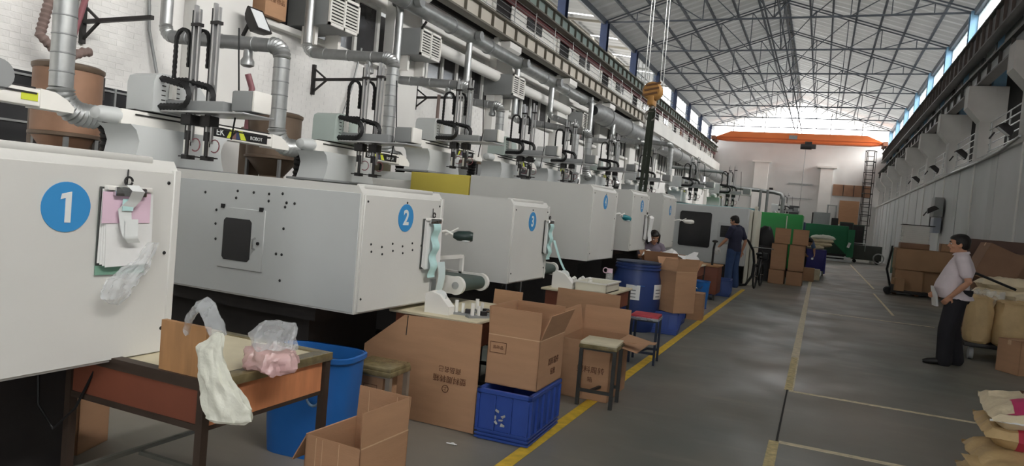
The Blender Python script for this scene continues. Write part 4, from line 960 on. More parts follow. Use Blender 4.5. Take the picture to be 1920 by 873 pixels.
jig('small steel jig with white pins next to the slanted dispenser', (-2.36,4.62,.72), .3); jig('small steel jig with lever farther back on the machine 2 bench', (-2.28,4.78,.72), -.2); jig('small steel jig at the bench corner by the printed carton', (-2.22,4.6,.72), .9)
t = thing('tray', 'white open plastic tray standing on the machine 3 bench', 'tray', (-2.16, 7.4, .72))
MB().bb(-.17,.17,-.26,.26,0,.012).bb(-.17,.17,-.26,-.248,0,.1).bb(-.17,.17,.248,.26,0,.1).bb(-.17,-.158,-.26,.26,0,.1).bb(.158,.17,-.26,.26,0,.1).obj('shell', cream_m, t); MB().bb(-.185,.185,-.275,-.255,.09,.105).bb(-.185,.185,.255,.275,.09,.105).bb(-.185,-.165,-.27,.27,.09,.105).bb(.165,.185,-.27,.27,.09,.105).obj('rim', bwhite_m, t)
t = thing('flask', 'small clear flask with pink cap on the machine 3 bench end', 'flask', (-2.2, 7.98, .72))
MB().lathe([(.04,0),(.042,.02),(.042,.14),(.03,.16)], (0,0,0), 16).obj('body', clear_m, t); MB().cyl((0,0,.18),.034,.05).obj('cap', pink_m, t); MB().tube(arc((-.05,0,.18),.03,0,2*pi,14,'XZ'),.006,6,False).obj('loop_handle', pink_m, t)
for i, (x, y) in enumerate(((-2.42,7.3),(-2.36,7.38),(-2.45,7.45),(-2.3,7.55),(-2.4,7.6))):
    o = MB().cyl((0,0,.045), .03, .09).lathe([(.02,.09),(.026,.1),(.0,.12)]).obj('plastic_bottle', bwhite_m, None, (x, y, .72)); T(o, ['small white bottle nearest the slanted dispenser behind the tray', 'second small white bottle behind the tray from the dispenser', 'small white bottle set back towards machine 3 behind the tray', 'small white bottle standing closest to the tray rim', 'small white bottle next to the pink capped flask end'][i], 'bottle', 'white bottles behind the tray')
for i, (x, y, z) in enumerate(((-2.45,13.0,.74),(-2.2,13.15,.74),(-2.4,13.5,.74),(-2.15,13.6,.74),(-2.3,14.0,.74))):
    o = MB().ell((0,0,.08), .13,.17,.08).wob(.04, 9, i).obj('bag_of_parts', paper_m, None, (x, y, z)); T(o, ['crumpled white bag at the near machine-side corner of the woman\'s bench', 'crumpled white bag at the near aisle-side corner of the woman\'s bench', 'crumpled white bag in the middle of the woman\'s bench', 'crumpled white bag on the aisle edge of the woman\'s bench', 'crumpled white bag at the far end of the woman\'s bench'][i], 'bag', 'white bags on the woman\'s bench')
for i, (x, y, z) in enumerate(((-2.55,10.6,.72),(-2.4,10.95,.72))):
    o = MB().ell((0,0,.05), .14,.12,.06).wob(.04, 10, i).obj('bag_of_parts', cream_m, None, (x, y, z)); T(o, ['cream bag of parts just behind the navy barrel', 'cream bag of parts at the far end behind the navy barrel'][i], 'bag', 'bags behind the barrel')
o = MB().bb(-.14,.14,-.2,.2,0,.12,.01).obj('parts_bin', teal_m, None, (-2.05,11.4,.8)); T(o, 'pale green plastic bin seen over the navy barrel', 'bin')
o = MB().bb(-.2,.2,-.25,.25,0,.8).obj('bin_stand', dark_m, None, (-2.05,11.4,0)); T(o, 'dark stand under the pale green bin', 'stand')
o = MB().bb(-.03,.03,-.004,.004,-.22,.02).wob(.015, 9).obj('film_strip', aqua_m, None, (-2.3,6.98,.72)); T(o, 'pale green film strip hanging over the leaning carton sheet', 'film')

# conveyors beside the machines
def conveyor(label, x, y0, y1, z):
    t = thing('conveyor', label, 'conveyor', (x, (y0+y1)/2, z), 0, 'belt conveyors'); h = (y1-y0)/2
    b_ = MB(); prof = [(-1.9,-.055)]+[(.055*sin(a)*1.0, -.055*cos(a)) for a in [i*pi/10 for i in range(11)]]+[(-1.9,.055)]
    b_.prism(prof, -h+.03, h-.03); b_.obj('belt', M('dark_green_belt', (70,84,78), .5), t) if 'dark_green_belt' not in MATS else b_.obj('belt', MATS['dark_green_belt'], t)
    for s_ in (-1, 1):
        e = MB().bb(-1.9,0,s_*h-.015,s_*h+.015,-.07,.07).cyl((0,s_*h,0),.075,.035,'Y',24); e.obj('side_plate', bwhite_m, t)
        MB().cyl((0,s_*(h+.02),0),.03,.012,'Y').obj('bearing', alu_m, t)
    MB().bar((-.2,-h,.08),(-.2,-h,.2),.03).bar((-.2,-h,.2),(-.2,h,.2),.03).bar((-.2,h,.2),(-.2,h,.05),.03).obj('guard_frame', bwhite_m, t)
    for xx in (-.4,-1.6):
        for s_ in (-1, 1): MB().bb(xx-.02,xx+.02,s_*h-.02,s_*h+.02,-z,-.06).obj('leg', alu_m, t)
conveyor('green belt conveyor sticking out beside machine 2 over the bench', -2.62, 4.98, 5.42, .88)
conveyor('green belt conveyor beside machine 3 over the bench', -2.85, 7.36, 7.8, .86)
# drawn lamps on arms
def arm_lamp(label, base, d, mt):
    t = thing('work_lamp', label, 'lamp', base, 0, 'arm lamps on the machines')
    d = Vector(d); MB().tube([(0,0,0), d*.3+Vector((0,0,.03)), d*.55], .012, 8).tube([d*.3, d*.62+Vector((0,0,.06))], .008, 8).obj('arm', bwhite_m, t)
    MB().tube([d*.5, d*.62, d*.9, d], [.02,.04,.045,.035], 14).obj('shade', mt, t); MB().ell(d*.8-Vector((0,0,.035)), .05,.03,.012).obj('bulb', lamp_m, t)
arm_lamp('dark green shaded lamp on a white arm beside machine 2 clipboard', (-2.80,4.86,1.28), (.28,.14,.0), M('dark_green_shade', (40,56,52), .35))
arm_lamp('teal shaded lamp on an arm at the far edge of machine 4', (-2.75,9.98,1.57), (.16,.25,-.06), M('teal_shade', (40,130,140), .35))
arm_lamp('white lamp on an arm at the edge of machine 6', (-2.742,14.45,1.55), (.34,.3,.0), bwhite_m)

# clipboards and papers hung on the machine fronts
def clipboard(label, y, z, w, h, aqua=True, pink=False, x=-2.735):
    t = thing('clipboard', label, 'clipboard', (x, y, z), 0, 'clipboards on the machine fronts')
    MB().bb(.0,.008,-w/2,w/2,-h,0,.002,1).obj('board', M('dark_board', (70,72,70), .5) if 'dark_board' not in MATS else MATS['dark_board'], t)
    p = MB()
    for i in range(4): p.box((.014+.004*i, .006*i-.004, -h*.5-.004*i), (.0015, w*.94, h*.94), (rad(1.0*i-1), 0, 0))
    p.wob(.002, 20).obj('papers', paper_m, t)
    if pink: MB().box((.03, -.008, -h*.25), (.0015, w*.96, h*.4), (rad(1),0,0)).obj('pink_sheet', pink_m, t)
    MB().bb(.02,.05,-w*.33,w*.3,-.035,.004,.006).obj('clip', chrome_m, t)
    MB().bb(.012,.04,-w*.45,w*.45,-.012,.008,.004).obj('clip_bar', bwhite_m, t)
    MB().tube([(.01,0,.01),(.0,.01,.08)], .003, 6).tube(arc((.02,.0,.03),.018,0,6,12,'YZ'), .005, 6).obj('hook', dark_m, t)
    if aqua:
        s_ = MB(); L = h*1.1; n = 20
        s_.loft([[Vector((.045+.012*sin(i*.9), a+.007*sin(i*.3), -.03-L*i/n)) for a in (-.055,.055)] for i in range(n+1)], closed=False)
        s_.obj('label_strip', aqua_m, t)
    return t
t = clipboard('clipboard with pink sheet and curling labels hung on machine 1', 2.09, 1.485, .235, .33, False, True)
s_ = MB(); n = 26
cur = [(.04,-.04,.01),(.07,-.02,.015),(.085,.0,-.01),(.06,.0,-.05),(.045,-.03,-.09),(.05,-.02,-.16),(.055,-.01,-.2),(.05,.02,-.23),(.06,.0,-.21),(.055,.0,-.13)]
s_.loft([[Vector((x, y+a, z)) for a in (-.03,.03)] for x, y, z in dense(cur, .012)], closed=False); s_.wob(.004, 18).obj('label_strip', numeral_m, t)
MB().box((.05,-.02,-.07), (.002,.05,.05)).obj('aqua_label', aqua_m, t)
MB().bb(-.002,.006,-.115,.115,-.37,-.02).obj('green_folder', M('green_folder_card', (120,160,140), .6), t)
bag('plastic_bag', 'clear bag of bits hanging below the machine 1 clipboard', [((-2.70,2.05,.99),.012,.02,.0),((-2.69,2.04,1.02),.025,.055,.0),((-2.69,2.05,1.06),.03,.07,0),((-2.69,2.08,1.10),.026,.07,0),((-2.70,2.13,1.13),.02,.06,0),((-2.71,2.18,1.18),.016,.04,0),((-2.71,2.22,1.25),.01,.03,0)], clear_m, .012, 22, seed=9)
clipboard('clipboard with pale aqua label strips hung on machine 2', 4.70, 1.40, .25, .38)
clipboard('clipboard with long aqua label strips at the edge of machine 3', 7.22, 1.43, .22, .36)
clipboard('narrow clipboard with white sheets at the edge of machine 5', 11.9, 1.6, .22, .42, False)
# long film strip from the machine 3 board down to the bench
s_ = MB(); s_.loft([[Vector((-2.66+.10*t_, 7.26+a+.34*t_, 1.22-.42*t_-.05*sin(pi*t_))) for a in (-.035,.035)] for t_ in [i/14 for i in range(15)]], closed=False); T(s_.obj('film_strip', aqua_m), 'aqua film strip slanting from the machine 3 clipboard to the bench', 'film')
s_ = MB(); s_.loft([[Vector((-2.68+.012*sin(t_*5), 4.80+a+.006*sin(t_*4), 1.07-.32*t_)) for a in (-.05,.06)] for t_ in [i/14 for i in range(15)]], closed=False); T(s_.obj('film_strip', M('pale_film', (206,222,222), .4)), 'pale film strip hanging under the machine 2 clipboard', 'film')
o = MB(); o.loft([[Vector((x+.01*sin(a*9), a, z)) for a in [-.10+.2*i/8 for i in range(9)]] for x, z in ((.02,.1),(.06,.06),(.05,-.05),(.04,-.2),(.05,-.34))], closed=False); o.wob(.02, 10); T(o.obj('apron', paper_m, None, (-2.71,12.0,1.5)), 'white cloth apron hung on machine 5 near the woman', 'apron')

# barrel
t = thing('barrel', 'big navy plastic barrel with white labels, open topped', 'barrel', (-2.26, 9.65, 0), rad(20)); t.scale = (1.14, 1.14, 1.0)
prof = [(.0,.0),(.25,0),(.265,.02),(.29,.2),(.30,.4),(.295,.6),(.285,.72),(.262,.80),(.258,.84),(.275,.845),(.275,.865),(.262,.87),(.262,.885),(.275,.89),(.275,.91),(.26,.915),(.26,.93),(.245,.93),(.245,.86),(.28,.5),(.25,.04),(0,.03)]
MB().lathe(prof, (0,0,0), 48).obj('drum', barrel_m, t)
MB().lathe([(.262,.926),(.272,.93),(.272,.945),(.25,.95),(.0,.955)], (0,0,0), 40).obj('lid', M('dark_barrel_lid', (40,52,76), .45), t)
for a0, z0, w_ in ((-1.82,.44,.20),(-.66,.46,.20)):
    l = MB(); l.loft([[Vector(((.3035)*cos(a0+a), (.3035)*sin(a0+a), z)) for a in [-.28+.56*i/8 for i in range(9)]] for z in (z0, z0+w_)], closed=False); lo = l.obj('label', paper_m, t)
    for k in range(3): MB().loft([[Vector((.3045*cos(a0+a), .3045*sin(a0+a), z)) for a in [-.18+.3*i/4 for i in range(5)]] for z in (z0+.03+k*.045, z0+.045+k*.045)], closed=False).obj('label_line', grey_m, lo)
MB().bb(-.06,.06,-.302,-.294,.63,.637).obj('mould_mark', tub_m, t)

# cartons on crates beside the barrel
crate('blue crate under the tall open carton beside the navy barrel', (-1.85, 9.85, 0), rad(6), .38, .60, .30, cratebl_m)
crate('second blue crate tucked behind the barrel carton', (-1.95, 10.7, 0), rad(2), .38, .5, .30, cratebl_m)
c = carton('tall open carton with wide flaps on a blue crate by the barrel', (-1.72, 9.72, .31), rad(-40), .36, .36, .56, (-30, 12, 30, 25))
o = carton('upright carton between barrel carton and the round blue bin', (-1.72, 11.6, 0), rad(5), .25, .4, .42, None, closed=True)
o = carton('dark tall carton hidden behind the barrel carton flaps', (-2.1, 10.6, .31), 0, .5, .45, .55, (20, None, 40, 25), cardin_m)
s_ = MB(); s_.loft([[Vector((-2.4+.085*i, 10.35+.5*t_, 1.0+.05*sin(i*1.3+t_*3)+.06*t_)) for i in range(10)] for t_ in (0,.3,.6,1)], closed=False); s_.wob(.04, 6); T(s_.obj('paper_sheet', paper_m), 'crumpled white paper sheets lying over the tall open carton', 'paper')
t = thing('round_bin', 'bright blue round bin standing behind the barrel carton', 'bin', (-1.90, 13.1, 0))
MB().lathe([(0,0),(.135,0),(.14,.02),(.17,.48),(.18,.49),(.18,.505),(.165,.505),(.16,.48),(.13,.03),(0,.02)], (0,0,0), 36).obj('shell', tub_m, t); MB().lathe([(.137,.0),(.145,.0),(.145,.02),(.137,.02)], (0,0,0), 36).obj('foot_ring', cratebl_m, t); MB().tube(arc((0,-.178,.42),.06,pi,2*pi,10,'XZ'),.006,6).obj('bail', chrome_m, t)
crate('plain dark blue crate on the floor in front of the standing worker', (-1.93, 16.1, 0), rad(3), .52, .7, .36, M('deep_blue_crate', (44,70,132), .45, 0, .06, 3))
t = thing('wooden_chest', 'brown wooden chest under the heaped white parts', 'chest', (-2.2, 14.9, 0)); MB().bb(-.32,.38,-.2,.5,.12,.7,.01).obj('body', wooddk_m, t); MB().bb(-.34,.4,-.22,.52,.68,.71).obj('lid', woodb_m, t); MB().tube(arc((.0,-.21,.55),.04,.6,5.4,10,'XZ'),.008,6).obj('hook', bwhite_m, t)
for sx in (-.3,.34): MB().bb(sx-.02,sx+.02,-.19,-.15,0,.12).obj('leg', dark_m, t)
o = MB().tube([(-1.95,14.78,.70),(-1.95,14.78,1.05),(-1.93,14.76,1.18)],.022,10).ell((-1.93,14.75,1.2),.06,.05,.03).obj('tap_stand', dark_m); T(o, 'dark post with bright bulbous top beside the wooden chest', 'stand')

# black bin with coat, hoses, and the carton stacks
t = thing('dust_bin', 'tall dark grey plastic bin with pale sticker next to the carton stack', 'bin', (-1.5, 22.35, 0))
MB().loft([sq(.26,0,1),sq(.30,.4,1),sq(.33,1.02,1),sq(.34,1.05,1),sq(.31,1.05,1),sq(.29,.9,1),sq(.24,.05,1)]).obj('shell', greybin_m, t); MB().bb(.02,.16,-.33,-.325,.62,.75).obj('sticker', M('pale_sticker', (120,120,122), .6), t)
o = MB().loft([[Vector((-1.5+.26*cos(a)*k, 22.35+.22*sin(a)*k, z)) for a in [2*pi*i/20 for i in range(20)]] for k, z in ((1.05,.95),(1.1,1.1),(.95,1.3),(.7,1.5),(.4,1.62))]); o.wob(.07, 6, 2); T(o.obj('coat', black_m), 'black coat heaped over the dark grey bin', 'coat')
t = thing('bicycle', 'parked black bicycle with chrome handlebar beside the dark grey bin', 'bicycle', (-1.40, 18.80, 0), rad(86))
wm = MB().tube(arc((0,0,0),.30,0,2*pi,36,'XZ'),.022,8,False).mesh('wheel', black_m); hb_ = MB().cyl((0,0,0),.03,.1,'Y').mesh('hub', chrome_m); spk = MB().bar((0,0,.0),(0,0,.29),.004).mesh('spoke', chrome_m)
for x in (0,1.0):
    w = link('wheel', wm, t, (x,0,.32)); link('hub', hb_, w)
    for k in range(12): q = link('spoke', spk, w); q.rotation_euler = (0, k*pi/6, 0)
MB().tube([(0,0,.32),(.35,0,.80)],.016,8).tube([(.35,0,.80),(.85,0,.78)],.018,8).tube([(.42,0,.32),(.84,0,.72)],.018,8).tube([(0,0,.32),(.42,0,.30),(.33,0,.85)],.014,8).tube([(1.0,0,.32),(.83,0,.95)],.018,8).obj('frame', dark_m, t)
MB().tube([(.72,-.28,1.02),(.83,-.2,1.03),(.83,.2,1.03),(.72,.28,1.02)],.012,8).obj('handlebar', chrome_m, t); MB().ell((.30,0,.88),.13,.08,.04).obj('saddle', black_m, t); MB().bb(.9,1.1,-.14,.14,.72,.9,.03).obj('basket', black_m, t)
o = MB(); ribbed(o, [(-1.8,18.9,1.25),(-1.66,18.9,1.2),(-1.52,19.0,.95),(-1.48,19.1,.65),(-1.5,19.1,.3),(-1.62,18.9,.07),(-1.78,18.75,.05),(-1.86,18.9,.04)], .03, .02, .1, 10); T(o.obj('hose', black_m), 'black ribbed hose looping to the floor behind the worker', 'hose')
def stack_box(lb, x, y, z, w, h, rz=0, m=None): return carton(lb, (x, y, z), rz, w, .5, h, None, m or card_m, None, 'cartons of the double stack', True)
cols_ = [(-1.03,('bottom','middle','top')),(-.55,('bottom','middle','top'))]
for i, (x, names) in enumerate(cols_):
    for j, nm in enumerate(names):
        stack_box('brown carton, %s of the %s column in the double stack' % (nm, ('bin-side', 'aisle-side')[i]), x+(.0 if j < 2 else .04)+.01*j, 21.75, (.0,.40,1.15)[j]+.004*j, .42, (.395,.745,.44)[j], rad(2*j-2))
c = carton('small carton on the floor behind the double stack', (-.22, 24.3, 0), 0, .35, .35, .42, None, closed=True)
c = carton('cream small carton in front of the purple cart', (-.05, 25.2, 0), rad(6), .32, .3, .36, None, sackw_m, closed=True)
t = thing('cart', 'purple blue bin cart loaded with sacks beyond the carton stack', 'cart', (-.12, 28.2, 0)); MB().bb(-.4,.4,-.4,.6,.18,.95,.02).obj('bin', purple_m, t); MB().cyl((-.05,-.42,.6),.04,.02,'Y').obj('boss', alu_m, t)
MB().tube([(.38,-.42,.1),(.38,-.42,.95)],.03,8).obj('post', purple_m, t)
cw = MB().cyl((0,0,.09),.09,.05,'X').mesh('caster', grey_m)
for x in (-.33,.33):
    for y in (-.3,.5): link('caster', cw, t, (x,y,0))
def sack(label, loc, rz, L, W, H, mt, seed=1, upright=False, tilt=(0,0), group=None, pinch=.55):
    m_ = MB(); n, k = 22, 16
    def hgt(u, v):
        e = max(0, 1-abs(u)**3.0)**.55*max(0, 1-abs(v)**3.2)**.5; return e
    for sgn in (1, -1):
        V = []
        for i in range(n+1):
            u = -1+2*i/n; row_ = []
            for j in range(k+1):
                v = -1+2*j/k; sq_ = 1-.06*(1-abs(u))**2
                x = u*L/2*(1-.04*v*v); y = v*W/2*sq_*(1+.05*abs(u)**6)
                z = sgn*H/2*hgt(u, v)*(1 if sgn > 0 else .92)
                nz = mnoise.noise(Vector((x*8+seed, y*8, seed*3.1)))*.028+mnoise.noise(Vector((x*24, y*24+seed, seed)))*.014
                nz += .012*sin(v*14+seed+5*u)*max(0, abs(u)-.55)*2
                row_.append(m_.bm.verts.new((x+.01*mnoise.noise(Vector((y*12, seed, 3))), y, z+nz*(1 if abs(u) < .99 and abs(v) < .99 else .4))))
            V.append(row_)
        for i in range(n):
            for j in range(k): m_.bm.faces.new((V[i][j], V[i+1][j], V[i+1][j+1], V[i][j+1]))
    bmesh.ops.remove_doubles(m_.bm, verts=m_.bm.verts, dist=.004)
    o = m_.obj('sack', mt, None, loc); o.rotation_euler = (tilt[0], tilt[1], rz); T(o, label, 'sack', group); return o
for i, (x, y, z, m) in enumerate(((-.2,28.1,1.02,sackw_m),(.05,28.2,1.14,sackw_m),(.08,28.2,1.27,sackw_m),(.12,28.2,1.39,bagw_m))):
    sack(['cream sack lowest on the purple cart', 'cream sack second up on the purple cart', 'cream sack third up on the purple cart', 'pale sack topmost on the purple cart'][i], (x, y, z), rad(5*i), .8, .5, .2, m, i+20, group='sacks on the purple cart')

# ------------------------------------------------------------------ the side with pallets and sacks
t = thing('pallet_truck', 'hand pallet truck with upright black handle under the carton pile', 'pallet truck', (1.95, 22.6, 0))
MB().bb(.2,1.5,-.3,-.12,.08,.14).bb(.2,1.5,.12,.3,.08,.14).bb(.0,.25,-.3,.3,.08,.3).obj('forks', dark_m, t); MB().tube([(.0,0,.25),(-.12,0,.7),(-.04,0,1.25)],.03,8).obj('handle', black_m, t); MB().tube([(-.04,-.12,1.25),(-.04,-.1,1.36),(-.04,.1,1.36),(-.04,.12,1.25)],.018,8,False).obj('grip', black_m, t)
wh = MB().cyl((0,0,.1),.1,.06,'Y',20).mesh('wheel', black_m)
for y in (-.12,.12): link('wheel', wh, t, (-.05,y,0))
p = thing('pallet', 'dark pallet carrying the carton pile by the grey wall', 'pallet', (2.65, 23.3, 0))
for y in (-.5,-.25,0,.25,.5): MB().bb(-.62,.62,y-.06,y+.06,.10,.12).obj('deck_slat', brownbox_m, p)
for x in (-.55,0,.55): MB().bb(x-.05,x+.05,-.55,.55,.0,.1).obj('bearer', brownbox_m, p)
cardd = M('kraft_cardboard', (180,144,110), .85, 0, .08, 2)  # one even kraft brown
carton('big brown carton on the pallet, truck side', (2.42, 23.2, .12), 0, .72, .9, .60, None, cardd, closed=True); carton('big brown carton on the pallet, wall side', (3.12, 23.3, .12), 0, .66, .9, .60, None, cardd, closed=True)
carton('widest brown carton lying across the two pallet cartons', (2.74, 23.2, .725), 0, 1.4, .95, .60, (None,None,None,None), cardd, closed=True)
carton('small carton standing on the widest pallet carton', (3.3, 23.25, 1.33), 0, .28, .4, .22, None, cardd, closed=True)
o = MB().bb(-.36,.36,-.3,.3,0,.16,.01).obj('brown_tray', brownbox_m, None, (2.5,23.2,1.33)); T(o, 'dusky brown tray under the stack of white trays', 'tray')
tm = None
for i in range(9):
    if tm is None:
        a = MB(); a.loft([[Vector((x*k, y*k, z)) for x, y in ((-.33,-.28),(.33,-.28),(.33,.28),(-.33,.28))] for k, z in ((.95,0),(1,.045),(1.03,.045),(1.03,.055),(.97,.055),(.93,.01))]); tm = a.mesh('stacking_tray', bwhite_m)
    o = link('stacking_tray', tm, None, (2.5+.01*(i%2), 23.2, 1.492+i*.056)); T(o, 'white stacking tray, %s from the bottom of the stack on the cartons' % ('', 'second', 'third', 'fourth', 'middle', 'sixth', 'seventh', 'eighth')[i] if i not in (0, 8) else ('white stacking tray at the bottom of the tray stack' if i == 0 else 'white stacking tray on top of the tray stack'), 'tray', 'white stacked trays')
o = MB().bb(-.36,.45,-.3,.3,0,.02).obj('tray_cover', dark_m, None, (2.5,23.2,2.0)); T(o, 'dark thin cover board on the white tray stack', 'board')
t = thing('glazed_frame', 'glazed pale green frame standing beside the carton pile', 'frame', (2.02, 23.6, .1)); MB().bb(-.02,.28,-.01,.01,.45,1.2).obj('pane', M('green_glass', (120,150,140), .15), t); MB().bb(-.05,-.02,-.02,.02,0,1.25).bb(.28,.31,-.02,.02,0,1.25).bb(-.05,.31,-.02,.02,.42,.45).bb(-.05,.31,-.02,.02,1.2,1.25).obj('rim', bwhite_m, t)
carton('crumpled carton low against the pallet by the truck wheel', (2.12, 22.4, .14), rad(15), .24, .3, .35, None, cardd, closed=True)
t = thing('junction_box', 'grey junction box mounted on the pale wall above the trays', 'box', (3.70, 28.2, 2.5)); MB().bb(-.22,.05,-.4,.4,-.05,.62,.015).obj('case', grey_m, t); MB().bb(-.18,.05,-.3,.5,-.6,-.08,.015).obj('lower_case', M('bluish_case', (150,156,168), .5), t)
floodlight('small white lamp on an arm beside the junction box', (3.3, 26.6, 2.6), rad(150), .85)
t = thing('tool_cart', 'low grey steel cart against the far wall by the caged ladder', 'cart', (2.9, 46.5, 0)); MB().bb(-1.1,.5,-.3,.5,.2,1.05,.02).obj('body', M('cart_grey', (78,80,74), .6), t); MB().tube([(-1.1,-.32,.2),(-1.1,-.32,1.15),(-.4,-.32,1.15),(-.4,-.32,.7)],.03,8).obj('rail', alu_m, t); MB().tube(arc((.35,-.33,.35),.27,0,2*pi,20,'XZ'),.04,8,False).obj('guard_ring', alu_m, t)
for x in (-.9,.3): MB().cyl((x,0,.1),.1,.6,'Y').obj('wheel', black_m, t)
for i, x in enumerate((3.0,3.35)): T(MB().bb(-.09,.09,-.09,.09,0,.9,.02).obj('gas_bottle', bwhite_m if i==0 else grey_m, None, (x, 48, .0)), ['white gas bottle behind the low grey cart', 'grey gas bottle behind the low grey cart'][i], 'bottle')
# ladder with safety cage
t = thing('cage_ladder', 'tall black caged ladder in the far corner', 'ladder', (2.95, 59.5, 0))
for x in (-.25,.25): MB().bb(x-.03,x+.03,-.03,.03,0,8.0).obj('stile', dark_m, t)
rm = MB().bb(-.25,.25,-.015,.015,-.02,.02).mesh('rung', dark_m); hm = MB().tube([(-.3,0,0),(-.38,-.4,0),(-.2,-.7,0),(.2,-.7,0),(.38,-.4,0),(.3,0,0)],.03,6).mesh('cage_hoop', dark_m)
for i in range(22): link('rung', rm, t, (0,0,.3+i*.35))
for i in range(8): link('cage_hoop', hm, t, (0,0,2.4+i*.8))
for x, y in ((-.36,-.4),(-.2,-.7),(.2,-.7),(.36,-.4)): MB().bb(x-.02,x+.02,y-.02,y+.02,2.4,8.0).obj('cage_strip', dark_m, t)

# sack trolley by the man
t = thing('platform_trolley', 'low dark platform trolley carrying upright kraft sacks', 'trolley', (2.45, 11.75, 0)); MB().bb(-.5,.62,-.4,.5,.18,.235,.01).obj('deck', dark_m, t)
for x in (-.4,.5):
    for y in (-.3,.4): link('caster', cw, t, (x,y,0))
MB().tube([(-.52,.42,.2),(-.5,.42,1.12),(-.3,.42,1.16)],.022,8).tube([(-.3,.42,1.16),(.2,.42,.98)],.018,8).obj('handle', black_m, t)
def patch(s, name, mt, test, off=.004):
    b_ = bmesh.new(); b_.from_mesh(s.data); b_.normal_update()
    bmesh.ops.delete(b_, geom=[f for f in b_.faces if not test(f.calc_center_median(), f.normal)], context='FACES')
    for v in b_.verts: v.co += v.normal*off
    me_ = bpy.data.meshes.new(name); b_.to_mesh(me_); b_.free(); me_.materials.append(mt); return link(name, me_, s)
def bulk(label, loc, rx, ry, h, mt, seed, rz=0):
    m_ = MB(); R = []
    prof = ((.82,0),(.96,.06),(1.0,.25),(.98,.5),(.94,.72),(.86,.86),(.80,.94),(.84,.99),(.70,1.03),(.34,1.05),(.1,1.0))
    for k, z in prof:
        ring = []
        for i in range(30):
            a = 2*pi*i/30; c_, s_ = cos(a), sin(a); q = (abs(c_)**3+abs(s_)**3)**(-1/3)
            w_ = 1+.09*mnoise.noise(Vector((c_*2+seed, s_*2, z*3)))+.035*sin(9*a+seed+6*z)*z+.02*sin(17*a-9*z)
            ring.append(Vector((rx*c_*q*k*w_, ry*s_*q*k*w_, z*h+.02*mnoise.noise(Vector((c_*3, s_*3+seed, z))))))
        R.append(ring)
    m_.loft(R); m_.wob(.02, 7, seed); o = m_.obj('bulk_sack', mt, None, loc, rz); T(o, label, 'sack', 'upright sacks on the trolley'); return o
bulk('upright kraft sack beside the man\'s hip on the trolley', (2.12, 11.55, .235), .17, .22, .62, sack_m, 2)
bulk('upright kraft sack with folded top, outermost on the trolley', (2.48, 11.5, .235), .21, .24, .60, sack_m, 5, .1)
bulk('upright kraft sack at the back of the trolley', (2.75, 11.95, .235), .19, .24, .66, sackw_m, 8)
bulk('upright cream sack behind the man on the trolley', (2.3, 12.0, .235), .2, .2, .60, sackw_m, 11)
o = MB(); o.loft([[Vector((-.2+.4*i/8, -.2+.1*t_+.03*sin(i*2), .13*t_+.02*sin(i*3+t_))) for i in range(9)] for t_ in (0,.35,.7,1)], closed=False); o.wob(.03, 9, 3); T(o.obj('sack_liner', clear_m, None, (2.2,11.75,.83)), 'shiny clear liner bunched on the trolley sacks', 'bag')
t = thing('pallet', 'pallet behind the trolley under the lying sacks', 'pallet', (2.95,13.4,0))
for y in (-.45,-.15,.15,.45): MB().bb(-.7,.7,y-.07,y+.07,.1,.13).obj('deck_slat', brownbox_m, t)
for x in (-.6,0,.6): MB().bb(x-.05,x+.05,-.5,.5,0,.1).obj('bearer', brownbox_m, t)
names_ = ['lowest', 'second', 'third', 'fourth', 'fifth', 'topmost']
for i in range(6):
    sack('lying cream sack, %s on the pallet behind the trolley, outer stack' % names_[i], (2.72+.03*(i%2), 13.1, .22+.155*i), rad(4*(i%3)-4), .85, .55, .22, sackw_m, 30+i, group='sacks on the pallet behind the trolley')
for i in range(5):
    sack('lying cream sack, %s on the pallet behind the trolley, wall stack' % (names_[:4]+['topmost'])[i], (3.35, 13.5+.02*i, .22+.165*i), rad(88), .9, .55, .22, sackw_m, 40+i, group='sacks on the pallet behind the trolley')
carton('large tilted carton propped behind the man and the sacks', (2.75, 14.75, .95), rad(8), .62, .5, .62, None, brownbox_m, (rad(0), rad(22)), closed=True)
t = thing('pallet', 'tall pallet base under the dusky cartons by the wall', 'pallet', (3.2, 15.0, 0)); MB().bb(-.75,.58,-.5,.9,0,.12).obj('deck', brownbox_m, t)
carton('dusky carton under the tilted carton by the wall', (2.78, 15.0, .125), 0, .62, .8, .78, None, brownbox_m, closed=True)
carton('very big dusky brown carton standing against the pale wall', (3.4, 15.3, .125), 0, .7, 1.1, 1.35, None, brownbox_m, closed=True)
o = MB().bb(-.7,.5,-.02,.02,0,1.7).bb(-.72,-.68,-.03,.03,0,1.75).obj('board_panel', M('dark_brown_panel', (96,74,66), .7), None, (3.2,16.2,.0)); T(o, 'dark brown board panel leaning behind the dusky cartons', 'board')
c = carton('sealed carton with white strip on the floor beside the trolley', (2.46, 10.72, 0), rad(33), .36, .34, .42, (None,None,None,None), closed=True); MB().bb(.0,.13,-.1725,-.17,.27,.33).obj('white_strip', paper_m, c); MB().box((.1,-.2,.43),(.3,.14,.005),(rad(-20),0,0)).obj('flap', card_m, c)
